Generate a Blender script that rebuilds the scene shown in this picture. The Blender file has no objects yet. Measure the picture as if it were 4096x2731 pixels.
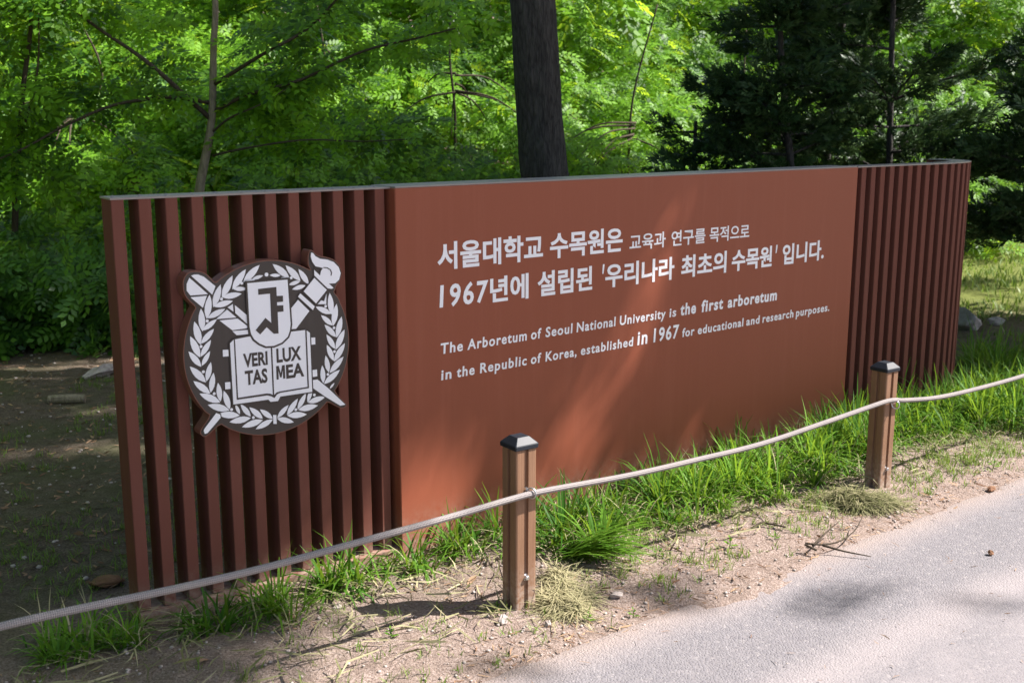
import bpy, math, random
import numpy as np
from mathutils import Vector, Matrix
R_ = math.radians
random.seed(5); rng = np.random.default_rng(11)
sc = bpy.context.scene
col = sc.collection

# ------------------------------------------------------------------ camera
cam_d = bpy.data.cameras.new('camera'); cam = bpy.data.objects.new('camera', cam_d); col.objects.link(cam)
cam_d.sensor_width = 36; cam_d.lens = 38.88; cam_d.clip_start = .05; cam_d.clip_end = 400
cam.location = (0, 0, 1.6); cam.rotation_euler = (math.pi/2 - .198, -.0005, 0)
cam_d.dof.use_dof = True; cam_d.dof.focus_distance = 4.3; cam_d.dof.aperture_fstop = 5.0
sc.camera = cam
# ------------------------------------------------------------------ world, sun, exposure
SUN = Vector((.88, .10, 1.0)).normalized()          # towards the sun
w = bpy.data.worlds.new('World'); sc.world = w; w.use_nodes = True
nt = w.node_tree; bg = nt.nodes['Background']
sky = nt.nodes.new('ShaderNodeTexSky'); sky.sky_type = 'NISHITA'; sky.sun_disc = False
sky.sun_elevation = math.asin(SUN.z); sky.sun_rotation = math.atan2(SUN.x, SUN.y)
sky.air_density = 1.0; sky.dust_density = 2.2; sky.ozone_density = 1.0
nt.links.new(sky.outputs[0], bg.inputs[0]); bg.inputs[1].default_value = .076
sl = bpy.data.lights.new('sun', 'SUN'); sun = bpy.data.objects.new('sun', sl); col.objects.link(sun)
sl.energy = 5.0; sl.angle = R_(.53); sl.color = (1.0, .94, .90)
sun.rotation_euler = (-SUN).to_track_quat('-Z', 'Y').to_euler(); sun.location = (6, 1, 8)
vs = sc.view_settings; vs.view_transform = 'Standard'; vs.look = 'None'; vs.gamma = 1; vs.use_curve_mapping = False
vs.exposure = 1.36
sc.cycles.max_bounces = 8; sc.cycles.transmission_bounces = 4; sc.cycles.diffuse_bounces = 4

# ------------------------------------------------------------------ materials
def nn(t, kind, **kw):
    n = t.nodes.new(kind)
    for k, v in kw.items():
        if k in n.inputs: n.inputs[k].default_value = v
        else: setattr(n, k, v)
    return n
def base_mat(name, colour=(.5,.5,.5), rough=.6, spec=.5, metal=0.):
    m = bpy.data.materials.new(name); m.use_nodes = True; t = m.node_tree
    b = t.nodes['Principled BSDF']; b.inputs['Base Color'].default_value = (*colour, 1)
    b.inputs['Roughness'].default_value = rough; b.inputs['Specular IOR Level'].default_value = spec
    b.inputs['Metallic'].default_value = metal
    return m, t, b
def coords(t, scale=(1,1,1), kind='Object'):
    tc = nn(t, 'ShaderNodeTexCoord'); mp = nn(t, 'ShaderNodeMapping'); mp.inputs['Scale'].default_value = scale
    t.links.new(tc.outputs[kind], mp.inputs[0]); return mp.outputs[0]
def world_pos(t, scale=(1,1,1)):
    g = nn(t, 'ShaderNodeNewGeometry'); mp = nn(t, 'ShaderNodeMapping'); mp.inputs['Scale'].default_value = scale
    t.links.new(g.outputs['Position'], mp.inputs[0]); return mp.outputs[0]
def noise(t, v, scale, detail=4, rough=.6):
    n = nn(t, 'ShaderNodeTexNoise'); n.inputs['Scale'].default_value = scale
    n.inputs['Detail'].default_value = detail; n.inputs['Roughness'].default_value = rough
    t.links.new(v, n.inputs['Vector']); return n.outputs['Fac']
def ramp(t, fac, stops):
    r = nn(t, 'ShaderNodeValToRGB'); e = r.color_ramp.elements
    while len(e) < len(stops): e.new(.5)
    for i, (p, c) in enumerate(stops):
        e[i].position = p; e[i].color = (*c, 1) if len(c) == 3 else c
    t.links.new(fac, r.inputs[0]); return r.outputs[0]
def mix(t, fac, a, b, mode='MIX'):
    m = nn(t, 'ShaderNodeMix', data_type='RGBA', blend_type=mode)
    for s, v in ((0, fac), (6, a), (7, b)):
        if isinstance(v, (int, float)): m.inputs[s].default_value = v
        elif isinstance(v, tuple): m.inputs[s].default_value = (*v, 1)
        else: t.links.new(v, m.inputs[s])
    return m.outputs[2]
def bump(t, b, h, strength=.3, dist=.01):
    n = nn(t, 'ShaderNodeBump'); n.inputs['Strength'].default_value = strength; n.inputs['Distance'].default_value = dist
    t.links.new(h, n.inputs['Height']); t.links.new(n.outputs[0], b.inputs['Normal']); return n
def math_(t, op, a, b=None):
    m = nn(t, 'ShaderNodeMath', operation=op)
    for i, v in enumerate((a, b)):
        if v is None: continue
        if isinstance(v, (int, float)): m.inputs[i].default_value = v
        else: t.links.new(v, m.inputs[i])
    return m.outputs[0]

def paint_mat(name, colour, rough=.45, spec=.4, speck=.10, dirt=None):
    m, t, b = base_mat(name, colour, rough, spec)
    v = world_pos(t); f = noise(t, v, 260, 2); g = noise(t, v, 2.5, 5)
    lo = tuple(c*(1-speck) for c in colour); hi = tuple(min(1, c*(1+speck)) for c in colour)
    c = mix(t, f, lo, hi); c2 = mix(t, math_(t, 'MULTIPLY', g, .35), c, tuple(c*.8 for c in colour))
    oi = nn(t, 'ShaderNodeObjectInfo'); st = noise(t, world_pos(t, (14, 14, .7)), 1.6, 5, .7)      # pieces differ a little; rain has left faint runs
    c2 = mix(t, math_(t, 'MULTIPLY', oi.outputs['Random'], .22), c2, tuple(c*.62+.01 for c in colour))
    c2 = mix(t, math_(t, 'MULTIPLY', ramp_f(t, st, .5, .75), .16), c2, tuple(min(1, c*1.25+.03) for c in colour))
    if dirt:                                         # soil splashed up from the ground
        sp = nn(t, 'ShaderNodeSeparateXYZ'); t.links.new(world_pos(t), sp.inputs[0])
        mr = nn(t, 'ShaderNodeMapRange'); t.links.new(sp.outputs[2], mr.inputs[0])
        mr.inputs[1].default_value = 0; mr.inputs[2].default_value = dirt; mr.inputs[3].default_value = 1; mr.inputs[4].default_value = 0
        k = math_(t, 'MULTIPLY', math_(t, 'POWER', mr.outputs[0], 2.0), ramp_f(t, noise(t, v, 45, 5), .3, .7))
        c2 = mix(t, k, c2, (.34,.27,.21))
    t.links.new(c2, b.inputs['Base Color']); bump(t, b, f, .12, .002)
    return m
def ramp_f(t, f, a, b_):
    mr = nn(t, 'ShaderNodeMapRange'); t.links.new(f, mr.inputs[0])
    mr.inputs[1].default_value = a; mr.inputs[2].default_value = b_; return mr.outputs[0]

M = {}
M['terracotta'] = paint_mat('terracotta paint', (.270,.078,.042), .5, .18, .12, dirt=.22)
M['slat'] = paint_mat('red brown slat paint', (.165,.062,.045), .8, .06, .12, dirt=.16)
M['plate'] = paint_mat('grey brown plate with sky sheen in colour', (.26,.22,.20), .38, .5)  # grey colour stands in for the sky reflected in the top surfaces
M['base'] = paint_mat('dusty red base plate', (.23,.10,.07), .7, .2, dirt=.4)
M['crest_side'] = paint_mat('brown crest rim', (.22,.085,.055), .5, .4)
M['crest_face'] = paint_mat('dark brown crest face', (.050,.038,.033), .42, .4, .06)
M['white'] = paint_mat('matt white lettering', (.88,.87,.90), .5, .3, .03)
M['cap'], t, b = base_mat('black post cap', (.012,.015,.021), .5, .35)
bump(t, b, noise(t, world_pos(t), 120, 3), .15, .001)
M['steel'], t, b = base_mat('zinc plated steel', (.55,.55,.56), .35, .5, .9)

def wood_mat():
    m, t, b = base_mat('brown composite wood', (.2,.11,.065), .6, .3)
    v = coords(t, (90, 90, 2.2)); g = noise(t, v, 2.2, 6, .7); v2 = world_pos(t); f = noise(t, v2, 330, 2)
    c = ramp(t, g, [(.3, (.15,.075,.040)), (.55, (.225,.120,.068)), (.8, (.29,.165,.10))])
    c = mix(t, math_(t, 'MULTIPLY', f, .5), c, (.26,.15,.09))
    sp = nn(t, 'ShaderNodeSeparateXYZ'); t.links.new(v2, sp.inputs[0])
    mr = nn(t, 'ShaderNodeMapRange'); t.links.new(sp.outputs[2], mr.inputs[0])
    mr.inputs[1].default_value = 0; mr.inputs[2].default_value = .2; mr.inputs[3].default_value = 1; mr.inputs[4].default_value = 0
    k = math_(t, 'MULTIPLY', math_(t, 'POWER', mr.outputs[0], 1.6), ramp_f(t, noise(t, v2, 60, 6), .35, .6))
    c = mix(t, k, c, (.40,.31,.25))
    t.links.new(c, b.inputs['Base Color']); bump(t, b, g, .25, .002); return m
M['wood'] = wood_mat()

def rope_mat():
    m, t, b = base_mat('braided rope', (.5,.47,.44), .85, .15)
    uv = nn(t, 'ShaderNodeUVMap'); sp = nn(t, 'ShaderNodeSeparateXYZ'); t.links.new(uv.outputs[0], sp.inputs[0])
    def tri(sign):
        a = math_(t, 'ADD', math_(t, 'MULTIPLY', sp.outputs[0], 95.), math_(t, 'MULTIPLY', sp.outputs[1], 5.0*sign))
        return math_(t, 'SINE', math_(t, 'MULTIPLY', a, 6.2832))
    h = math_(t, 'MULTIPLY', tri(1), tri(-1)); hh = ramp_f(t, h, -1, 1)
    f = noise(t, world_pos(t), 150, 4); g = noise(t, world_pos(t), 9, 4)
    c = mix(t, hh, (.17,.15,.145), (.38,.345,.335)); c = mix(t, math_(t, 'MULTIPLY', f, .5), c, (.33,.295,.285))
    c = mix(t, math_(t, 'MULTIPLY', ramp_f(t, g, .45, .75), .5), c, (.36,.32,.28))
    t.links.new(c, b.inputs['Base Color']); bump(t, b, hh, .9, .003); return m
M['rope'] = rope_mat()

def leaf_mat(name, dark, light, trans, rough=.42, spec=.45, tw=.4):
    m, t, b = base_mat(name, light, rough, spec)
    at = nn(t, 'ShaderNodeAttribute', attribute_name='var'); c = mix(t, at.outputs['Fac'], dark, light)
    t.links.new(c, b.inputs['Base Color'])
    tr = nn(t, 'ShaderNodeBsdfTranslucent'); c2 = mix(t, at.outputs['Fac'], tuple(x*.45 for x in trans), trans)
    t.links.new(c2, tr.inputs[0]); ms = nn(t, 'ShaderNodeMixShader'); ms.inputs[0].default_value = tw
    t.links.new(b.outputs[0], ms.inputs[1]); t.links.new(tr.outputs[0], ms.inputs[2])
    t.links.new(ms.outputs[0], t.nodes['Material Output'].inputs[0]); return m
M['leaf'] = leaf_mat('spring green leaf', (.010,.055,.008), (.17,.36,.02), (.62,.90,.05), .5, .25)
M['shrub'] = leaf_mat('dark green shrub leaf', (.025,.085,.015), (.10,.24,.03), (.28,.50,.05))
M['conifer'] = leaf_mat('dark conifer needle', (.025,.06,.018), (.06,.11,.035), (.08,.14,.04), tw=.15, spec=.2)
M['grass'] = leaf_mat('green grass blade', (.035,.12,.012), (.13,.27,.025), (.32,.50,.04), .55, .16, .35)
M['lawn'] = leaf_mat('short lawn grass', (.10,.18,.03), (.19,.26,.05), (.28,.40,.06), .5, .3, .3)
M['hay'] = leaf_mat('cut dry grass', (.13,.14,.05), (.44,.39,.23), (.3,.3,.14), .7, .2, .2)
M['litter'] = leaf_mat('brown needle litter', (.16,.085,.05), (.42,.28,.17), (.2,.12,.06), .8, .15, .1)
M['deadleaf'] = leaf_mat('dry curled leaf', (.28,.17,.10), (.45,.30,.20), (.25,.15,.08), .7, .2, .15)

def bark_mat(name, a, b2, sc_=6, depth=.02):
    m, t, b = base_mat(name, a, .9, .1)
    v = coords(t, (1, 1, .22)); n1 = noise(t, v, sc_*5, 7, .65); n2 = noise(t, v, sc_, 4)
    vo = nn(t, 'ShaderNodeTexVoronoi', feature='DISTANCE_TO_EDGE'); vo.inputs['Scale'].default_value = sc_*5; t.links.new(v, vo.inputs['Vector'])
    h = math_(t, 'ADD', math_(t, 'MULTIPLY', n1, 1.5), math_(t, 'MULTIPLY', ramp_f(t, vo.outputs[0], 0, .2), .22))
    c = mix(t, ramp_f(t, h, .5, 1.5), tuple(x*.45 for x in a), b2); c = mix(t, math_(t, 'MULTIPLY', n2, .6), c, a)
    t.links.new(c, b.inputs['Base Color']); bump(t, b, h, .9, depth); return m
M['bark_dark'] = bark_mat('dark furrowed bark', (.05,.046,.043), (.15,.14,.13), 8, .03)
M['bark_pale'] = bark_mat('pale smooth bark', (.26,.21,.15), (.46,.39,.29), 9, .006)
M['bark_twig'] = bark_mat('brown branch bark', (.07,.055,.04), (.14,.11,.08), 9, .004)
M['stone'], t, b = base_mat('pale stone', (.42,.36,.32), .9, .2)
v = coords(t); t.links.new(ramp(t, noise(t, v, 22, 6), [(.3,(.28,.24,.21)),(.7,(.50,.43,.39))]), b.inputs['Base Color']); bump(t, b, noise(t, v, 50, 5), .5, .01)
M['rock_red'], t, b = base_mat('reddish stone', (.22,.11,.06), .9, .2)
v = coords(t); t.links.new(ramp(t, noise(t, v, 12, 6), [(.3,(.12,.06,.03)),(.7,(.28,.15,.09))]), b.inputs['Base Color']); bump(t, b, noise(t, v, 30, 5), .5, .01)

def ground_mat():
    m, t, b = base_mat('sandy soil', (.4,.32,.26), .95, .1)
    v = world_pos(t)
    n1 = noise(t, v, 1.3, 5, .6); n2 = noise(t, v, 14, 8, .72); n3 = noise(t, v, 120, 4, .7); n4 = noise(t, v, 380, 2)
    fine = ramp(t, n3, [(.38,(.11,.075,.058)),(.45,(.28,.205,.165)),(.53,(.385,.292,.247)),(.62,(.54,.435,.39))])
    c = mix(t, math_(t, 'MULTIPLY', ramp_f(t, n2, .45, .62), .8), fine, mix(t, n3, (.13,.09,.07), (.34,.25,.20)))
    c = mix(t, math_(t, 'MULTIPLY', n4, .45), c, (.43,.34,.29))
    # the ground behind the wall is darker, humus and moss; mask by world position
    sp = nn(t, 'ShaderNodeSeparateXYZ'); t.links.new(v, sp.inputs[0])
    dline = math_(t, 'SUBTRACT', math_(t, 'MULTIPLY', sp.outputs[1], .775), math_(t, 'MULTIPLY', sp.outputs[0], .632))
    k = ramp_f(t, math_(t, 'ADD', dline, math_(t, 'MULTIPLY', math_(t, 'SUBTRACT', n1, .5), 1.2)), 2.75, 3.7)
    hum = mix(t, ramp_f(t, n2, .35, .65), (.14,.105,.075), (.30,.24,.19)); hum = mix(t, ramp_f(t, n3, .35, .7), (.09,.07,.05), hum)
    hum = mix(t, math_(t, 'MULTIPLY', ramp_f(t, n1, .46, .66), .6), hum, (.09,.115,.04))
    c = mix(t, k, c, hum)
    far = ramp_f(t, sp.outputs[1], 8.2, 10.0)                # grassy lawn and leaf litter beyond
    rt_ = ramp_f(t, sp.outputs[0], 0.5, 2.5)
    lawn = ramp(t, n2, [(.3,(.10,.13,.03)),(.7,(.20,.22,.06))]); lit = ramp(t, n2, [(.3,(.17,.12,.09)),(.7,(.42,.32,.27))])
    c = mix(t, far, c, mix(t, rt_, lit, lawn))
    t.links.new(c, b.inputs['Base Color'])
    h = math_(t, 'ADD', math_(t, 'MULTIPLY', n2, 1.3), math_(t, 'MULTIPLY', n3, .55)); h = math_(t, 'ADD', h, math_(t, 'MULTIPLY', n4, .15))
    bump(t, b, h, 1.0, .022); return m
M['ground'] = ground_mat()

def road_mat():
    m, t, b = base_mat('old dusty asphalt', (.28,.27,.28), .9, .2)
    v = world_pos(t)
    vo = nn(t, 'ShaderNodeTexVoronoi'); vo.inputs['Scale'].default_value = 95; t.links.new(v, vo.inputs['Vector'])
    vo2 = nn(t, 'ShaderNodeTexVoronoi', feature='DISTANCE_TO_EDGE'); vo2.inputs['Scale'].default_value = 95; t.links.new(v, vo2.inputs['Vector'])
    n1 = noise(t, v, 2.2, 6, .65); n3 = noise(t, v, 260, 3)
    sp = nn(t, 'ShaderNodeSeparateXYZ'); t.links.new(vo.outputs['Color'], sp.inputs[0])
    c = ramp(t, sp.outputs[0], [(.0,(.158,.148,.158)),(.5,(.178,.168,.177)),(.9,(.202,.190,.198)),(1,(.26,.24,.24))])
    c = mix(t, ramp_f(t, vo2.outputs[0], .0, .14), (.215,.197,.20), c)      # dust lies between the chippings
    pos = nn(t, 'ShaderNodeSeparateXYZ'); t.links.new(v, pos.inputs[0])
    # distance in from the ragged edge of the road
    dl = math_(t, 'SUBTRACT', math_(t, 'MULTIPLY', pos.outputs[0], .61), math_(t, 'MULTIPLY', pos.outputs[1], .79))
    dl = math_(t, 'ADD', dl, 2.36); dl = math_(t, 'ADD', dl, math_(t, 'MULTIPLY', math_(t, 'SUBTRACT', n1, .5), .16))
    edge = ramp_f(t, dl, .17, .0)
    mr = nn(t, 'ShaderNodeMapRange'); mr.interpolation_type = 'SMOOTHSTEP'; t.links.new(math_(t, 'ABSOLUTE', math_(t, 'SUBTRACT', dl, .56)), mr.inputs[0])
    mr.inputs[1].default_value = .0; mr.inputs[2].default_value = .16; mr.inputs[3].default_value = 1; mr.inputs[4].default_value = 0
    seam = mr.outputs[0]
    dust = math_(t, 'MAXIMUM', math_(t, 'MULTIPLY', edge, .85), math_(t, 'MULTIPLY', seam, .8))
    inner = ramp_f(t, dl, .45, .75)
    dust = math_(t, 'MAXIMUM', dust, math_(t, 'MULTIPLY', inner, math_(t, 'MULTIPLY', ramp_f(t, n1, .3, .7), .6)))
    dust = math_(t, 'MULTIPLY', dust, ramp_f(t, n3, .2, .55))
    c = mix(t, dust, c, mix(t, edge, (.30,.265,.262), (.33,.262,.228)))
    t.links.new(c, b.inputs['Base Color'])
    h = math_(t, 'ADD', ramp_f(t, vo2.outputs[0], 0, .3), math_(t, 'MULTIPLY', n3, .4))
    bn = bump(t, b, h, .75, .0022)
    t.links.new(math_(t, 'MULTIPLY', math_(t, 'SUBTRACT', 1.0, math_(t, 'MULTIPLY', inner, .55)), .8), bn.inputs['Strength'])
    return m
M['road'] = road_mat()

# ------------------------------------------------------------------ helpers
WO = {}                                             # world origin of every object
def tag(o, label=None, cat=None, group=None, kind=None):
    for k, v in (('label', label), ('category', cat), ('group', group), ('kind', kind)):
        if v: o[k] = v
    return o
def link(name, data, loc, parent=None, rz=0.):
    o = bpy.data.objects.new(name, data); col.objects.link(o)
    loc = Vector(loc)
    if parent is not None:
        o.parent = parent; o.location = loc - WO[parent.name]
    else: o.location = loc
    o.rotation_euler = (0, 0, rz); WO[o.name] = loc
    return o
def empty(name, loc, label, cat, group=None): return tag(link(name, None, loc), label, cat, group)
def mesh(name, verts, faces, mat, smooth=False):
    m = bpy.data.meshes.new(name); m.from_pydata([tuple(v) for v in verts], [], faces)
    m.materials.append(mat)
    if smooth: m.shade_smooth()
    m.update(); return m
def add(name, verts, faces, mat, parent=None, smooth=False, origin=None):
    """a mesh given in world coordinates"""
    V = np.array(verts, float); o = np.array(origin if origin is not None else V.min(0)*.5+V.max(0)*.5)
    if origin is None: o[2] = V[:,2].min()
    return link(name, mesh(name, V-o, faces, mat, smooth), o, parent)
def big_mesh(name, V, quads, mat, var=None, smooth=False, tris=False):
    """fast numpy mesh; V (n,3), quads (m,4) or (m,3)"""
    k = quads.shape[1]; m = bpy.data.meshes.new(name)
    m.vertices.add(len(V)); m.vertices.foreach_set('co', V.astype(np.float32).ravel())
    m.loops.add(quads.size); m.loops.foreach_set('vertex_index', quads.astype(np.int32).ravel())
    m.polygons.add(len(quads)); m.polygons.foreach_set('loop_start', np.arange(0, quads.size, k, dtype=np.int32))
    m.polygons.foreach_set('loop_total', np.full(len(quads), k, np.int32))
    if var is not None:
        a = m.attributes.new('var', 'FLOAT', 'POINT'); a.data.foreach_set('value', var.astype(np.float32))
    m.materials.append(mat); m.update(calc_edges=True); m.validate()
    if smooth: m.shade_smooth()
    return m
def vnoise(x, y, seed=0):
    def h(i, j):
        n = np.sin(i*127.1 + j*311.7 + seed*74.7)*43758.5453
        return n - np.floor(n)
    i, j = np.floor(x), np.floor(y); fx, fy = x-i, y-j; fx = fx*fx*(3-2*fx); fy = fy*fy*(3-2*fy)
    return (h(i,j)*(1-fx)+h(i+1,j)*fx)*(1-fy) + (h(i,j+1)*(1-fx)+h(i+1,j+1)*fx)*fy
def fbm(x, y, seed=0, oct=4):
    s = 0; a = .5
    for k in range(oct): s = s + a*vnoise(x*2**k, y*2**k, seed+k*3); a *= .5
    return s
def smooth01(x): x = np.clip(x, 0, 1); return x*x*(3-2*x)
# the ground's height
def road_d(x, y): return .61*x - .79*y + 2.36        # > 0 on the road
def ground_z(x, y, fine=True):
    x = np.asarray(x, float); y = np.asarray(y, float)
    yr = 9.6 + 6.5*smooth01((x-.2)/3.5)
    z = .42*np.maximum(0, y-yr)*smooth01((y-yr)/2.5)**.5*.8  + .05*np.maximum(0, 7-np.maximum(y, 7))
    z = z - 0.0
    if fine:
        dr = road_d(x, y)
        amp = .028 + .05*smooth01((y-6)/3)
        z = z + (fbm(x*2.3, y*2.3, 2, 5)-.47)*amp*1.6 + (fbm(x*17, y*17, 7, 3)-.44)*.018
        rdm = smooth01((dr + (fbm(x*4, y*4, 9, 3)-.45)*.22 + (fbm(x*28, y*28, 12, 3)-.45)*.10)/.13)
        z = z*(1-rdm) + rdm*(-.03)                   # the soil dips under the asphalt
    return z
def tube(pts, radii, n=8, cap=True):
    P = np.array(pts, float); N = len(P); V = []; F = []; up = np.array([0,0,1.])
    prev = None
    for i in range(N):
        d = P[min(i+1,N-1)]-P[max(i-1,0)]; d /= np.linalg.norm(d)+1e-9
        if prev is None:
            a = np.cross(d, up if abs(d[2]) < .9 else np.array([1.,0,0]))
        else: a = prev - d*np.dot(prev, d)
        a /= np.linalg.norm(a)+1e-9; prev = a; b = np.cross(d, a)
        r = radii[i] if hasattr(radii, '__len__') else radii
        for k in range(n):
            t = 2*math.pi*k/n; V.append(P[i]+r*(math.cos(t)*a+math.sin(t)*b))
    for i in range(N-1):
        for k in range(n): F.append((i*n+k, i*n+(k+1)%n, (i+1)*n+(k+1)%n, (i+1)*n+k))
    if cap: F.append(tuple(range(n))[::-1]); F.append(tuple((N-1)*n+k for k in range(n)))
    return V, F
def join(parts):
    V = []; F = []
    for v, f in parts:
        o = len(V); V += list(v); F += [tuple(i+o for i in q) for q in f]
    return V, F
def curve_pts(ctrl, n):
    """Catmull-Rom through control points"""
    C = np.array(ctrl, float); C = np.vstack([2*C[0]-C[1], C, 2*C[-1]-C[-2]]); out = []
    seg = len(C)-3
    for q in np.linspace(0, seg-1e-6, n):
        i = int(q); t = q-i; a, b, c, d = C[i:i+4]
        out.append(.5*((2*b)+(-a+c)*t+(2*a-5*b+4*c-d)*t*t+(-a+3*b-3*c+d)*t**3))
    return np.array(out)
def rots(az, pitch, roll):
    """rotation matrices: x axis = pointing direction (azimuth, pitch up), roll round it"""
    ca, sa, cp, sp_, cr, sr = np.cos(az), np.sin(az), np.cos(pitch), np.sin(pitch), np.cos(roll), np.sin(roll)
    X = np.stack([ca*cp, sa*cp, sp_], -1); Y0 = np.stack([-sa, ca, 0*ca], -1); Z0 = np.cross(X, Y0)
    Y = Y0*cr[:,None] + Z0*sr[:,None]; Z = np.cross(X, Y)
    return np.stack([X, Y, Z], -1)                   # columns
def spray_template(n=9, L=.21, ll=.078, lw=.036):
    """a compound leaf: a stalk with leaflets on both sides, each a folded four-cornered blade"""
    V = []
    for k in range(n):
        u = k//2/(n//2) if k < n-1 else 1.; side = (1 if k % 2 else -1) if k < n-1 else 0
        p = np.array([L*(.18+.78*u), 0, -.035*u*u]); an = (math.radians(62-22*u))*side
        d = np.array([math.cos(an), math.sin(an), -.12]); q = np.array([-d[1], d[0], 0])
        l = ll*(1-.25*abs(u-.45)); wd = lw*.5
        V += [p, p+d*l*.5+q*wd+np.array([0,0,.004]), p+d*l, p+d*l*.5-q*wd+np.array([0,0,.004])]
    return np.array(V)
def twig_template(n=16, L=.14):
    V = []; r = np.random.default_rng(3)
    for k in range(n):
        u = k/n; p = np.array([L*u*.75, 0, 0]); t = r.uniform(0, 6.28); el = r.uniform(.25, .75)
        d = np.array([math.cos(el), math.sin(el)*math.cos(t), math.sin(el)*math.sin(t)]); q = np.cross(d, [0,.3,1]); q /= np.linalg.norm(q)
        l = .055*(1-.3*u); V += [p, p+d*l*.4+q*.0065, p+d*l, p+d*l*.4-q*.0065]
    return np.array(V)
def sprays(T, pos, az, pitch, roll, scale, var, tilt=0.):
    Rm = rots(az, pitch, roll)
    if tilt:                                         # leaves turn their faces to the open path
        c, s_ = math.cos(tilt), math.sin(tilt); Rm = np.einsum('ij,njk->nik', np.array([[1,0,0],[0,c,-s_],[0,s_,c]]), Rm)
    n = len(pos); k = len(T)
    V = np.einsum('nij,kj->nki', Rm, T)*scale[:,None,None] + pos[:,None,:]
    Q = (np.arange(n*k//4)*4)[:,None] + np.arange(4)[None,:]
    vv = np.repeat(np.clip(var, 0, 1), k) 
    vv = np.clip(vv + np.repeat(rng.normal(0, .28, n*k//4), 4), 0, 1)
    return V.reshape(-1, 3), Q, vv
def blades(pos, az, lean, length, width, var, seg=4, curl=1.0):
    """grass blades: narrow strips that bend over; lean = tilt at the root (radians from vertical)"""
    n = len(pos); t = np.linspace(0, 1, seg+1)[None,:]
    ang = lean[:,None] + curl*(t**1.4)*(.25+lean[:,None]*1.1)          # tilt from vertical along the blade
    ds = (length/seg)[:,None]
    hx = np.concatenate([np.zeros((n,1)), np.cumsum(np.sin((ang[:,1:]+ang[:,:-1])/2)*ds, 1)], 1)
    hz = np.concatenate([np.zeros((n,1)), np.cumsum(np.cos((ang[:,1:]+ang[:,:-1])/2)*ds, 1)], 1)
    ca, sa = np.cos(az)[:,None], np.sin(az)[:,None]
    wd = width[:,None]*.5*np.array([.75, 1., .95, .7, .12])[None,:seg+1] if seg == 4 else width[:,None]*.5*np.array([.8,1.,.15])[None,:seg+1]
    C = np.stack([hx*ca, hx*sa, hz], -1) + pos[:,None,:]
    tw = az[:,None] + rng.uniform(-.5, .5, (n,1)); S = np.stack([-np.sin(tw)*wd, np.cos(tw)*wd, 0*wd], -1)
    V = np.stack([C-S, C+S], 2).reshape(n, -1, 3)    # (n, (seg+1)*2, 3)
    b = np.arange(n)[:,None,None]*(seg+1)*2; i = np.arange(seg)[None,:,None]*2
    Q = (b+i+np.array([0,1,3,2])[None,None,:]).reshape(-1, 4)
    return V.reshape(-1, 3), Q, np.repeat(np.clip(var, 0, 1), (seg+1)*2)
def cat(parts):
    o = 0; V = []; Q = []; A = []
    for v, q, a in parts: V.append(v); Q.append(q+o); A.append(a); o += len(v)
    return np.vstack(V), np.vstack(Q), np.concatenate(A)
def inside(poly, x, y):
    c = np.zeros(x.shape, bool); n = len(poly)
    for i in range(n):
        x1, y1 = poly[i]; x2, y2 = poly[i-1]
        k = ((y1 > y) != (y2 > y)) & (x < (x2-x1)*(y-y1)/((y2-y1)+1e-12)+x1); c ^= k
    return c

# ------------------------------------------------------------------ ground and road
def dense(a, b, lo, hi, step, coarse):
    def grow(x0, x1, s):
        out = [x0]
        while out[-1] < x1: out.append(out[-1]+s); s *= 1.12
        return out
    mid = np.arange(a, b, step); L = -np.array(grow(-a, -lo, step))[::-1][:-1] if lo < a else []
    Rr = np.array(grow(mid[-1], hi, step))[1:]
    return np.concatenate([L, mid, Rr])
gx = dense(-3.0, 4.2, -90, 90, .027, 1); gy = dense(2.3, 7.0, -30, 120, .027, 1)
X, Y = np.meshgrid(gx, gy); Z = ground_z(X, Y)
V = np.stack([X.ravel(), Y.ravel(), Z.ravel()], -1); nx, ny = len(gx), len(gy)
I = (np.arange(ny-1)[:,None]*nx+np.arange(nx-1)[None,:]).ravel()
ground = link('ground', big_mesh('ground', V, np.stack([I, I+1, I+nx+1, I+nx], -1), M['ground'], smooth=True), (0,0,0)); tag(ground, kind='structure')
# road: strip along the verge, its surface just above the dipped soil
u_r = np.array([.79, .61]); n_r = np.array([.61, -.79])
a = dense(-2.0, 3.5, -60, 60, .03, 1); dd = np.concatenate([np.arange(-.14, 1.4, .03), 1.4+np.cumsum(.03*1.15**np.arange(1, 30))])
dd = dd[dd < 7]
A2, D2 = np.meshgrid(a, dd)
p0 = np.array([.73, 3.55])                           # a point of the road's edge
RX = p0[0]+A2*u_r[0]+D2*n_r[0]; RY = p0[1]+A2*u_r[1]+D2*n_r[1]
RZ = .004 + (fbm(RX*3, RY*3, 4, 3)-.45)*.012 - .05*smooth01(-D2/.14) + (fbm(RX*40, RY*40, 14, 2)-.4)*.004
nx = len(a); ny = len(dd); I = (np.arange(ny-1)[:,None]*nx+np.arange(nx-1)[None,:]).ravel()
V = np.stack([RX.ravel(), RY.ravel(), RZ.ravel()], -1)
road = link('road', big_mesh('road', V, np.stack([I, I+nx, I+nx+1, I+1], -1), M['road'], smooth=True), (0,0,0)); tag(road, kind='structure')

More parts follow.
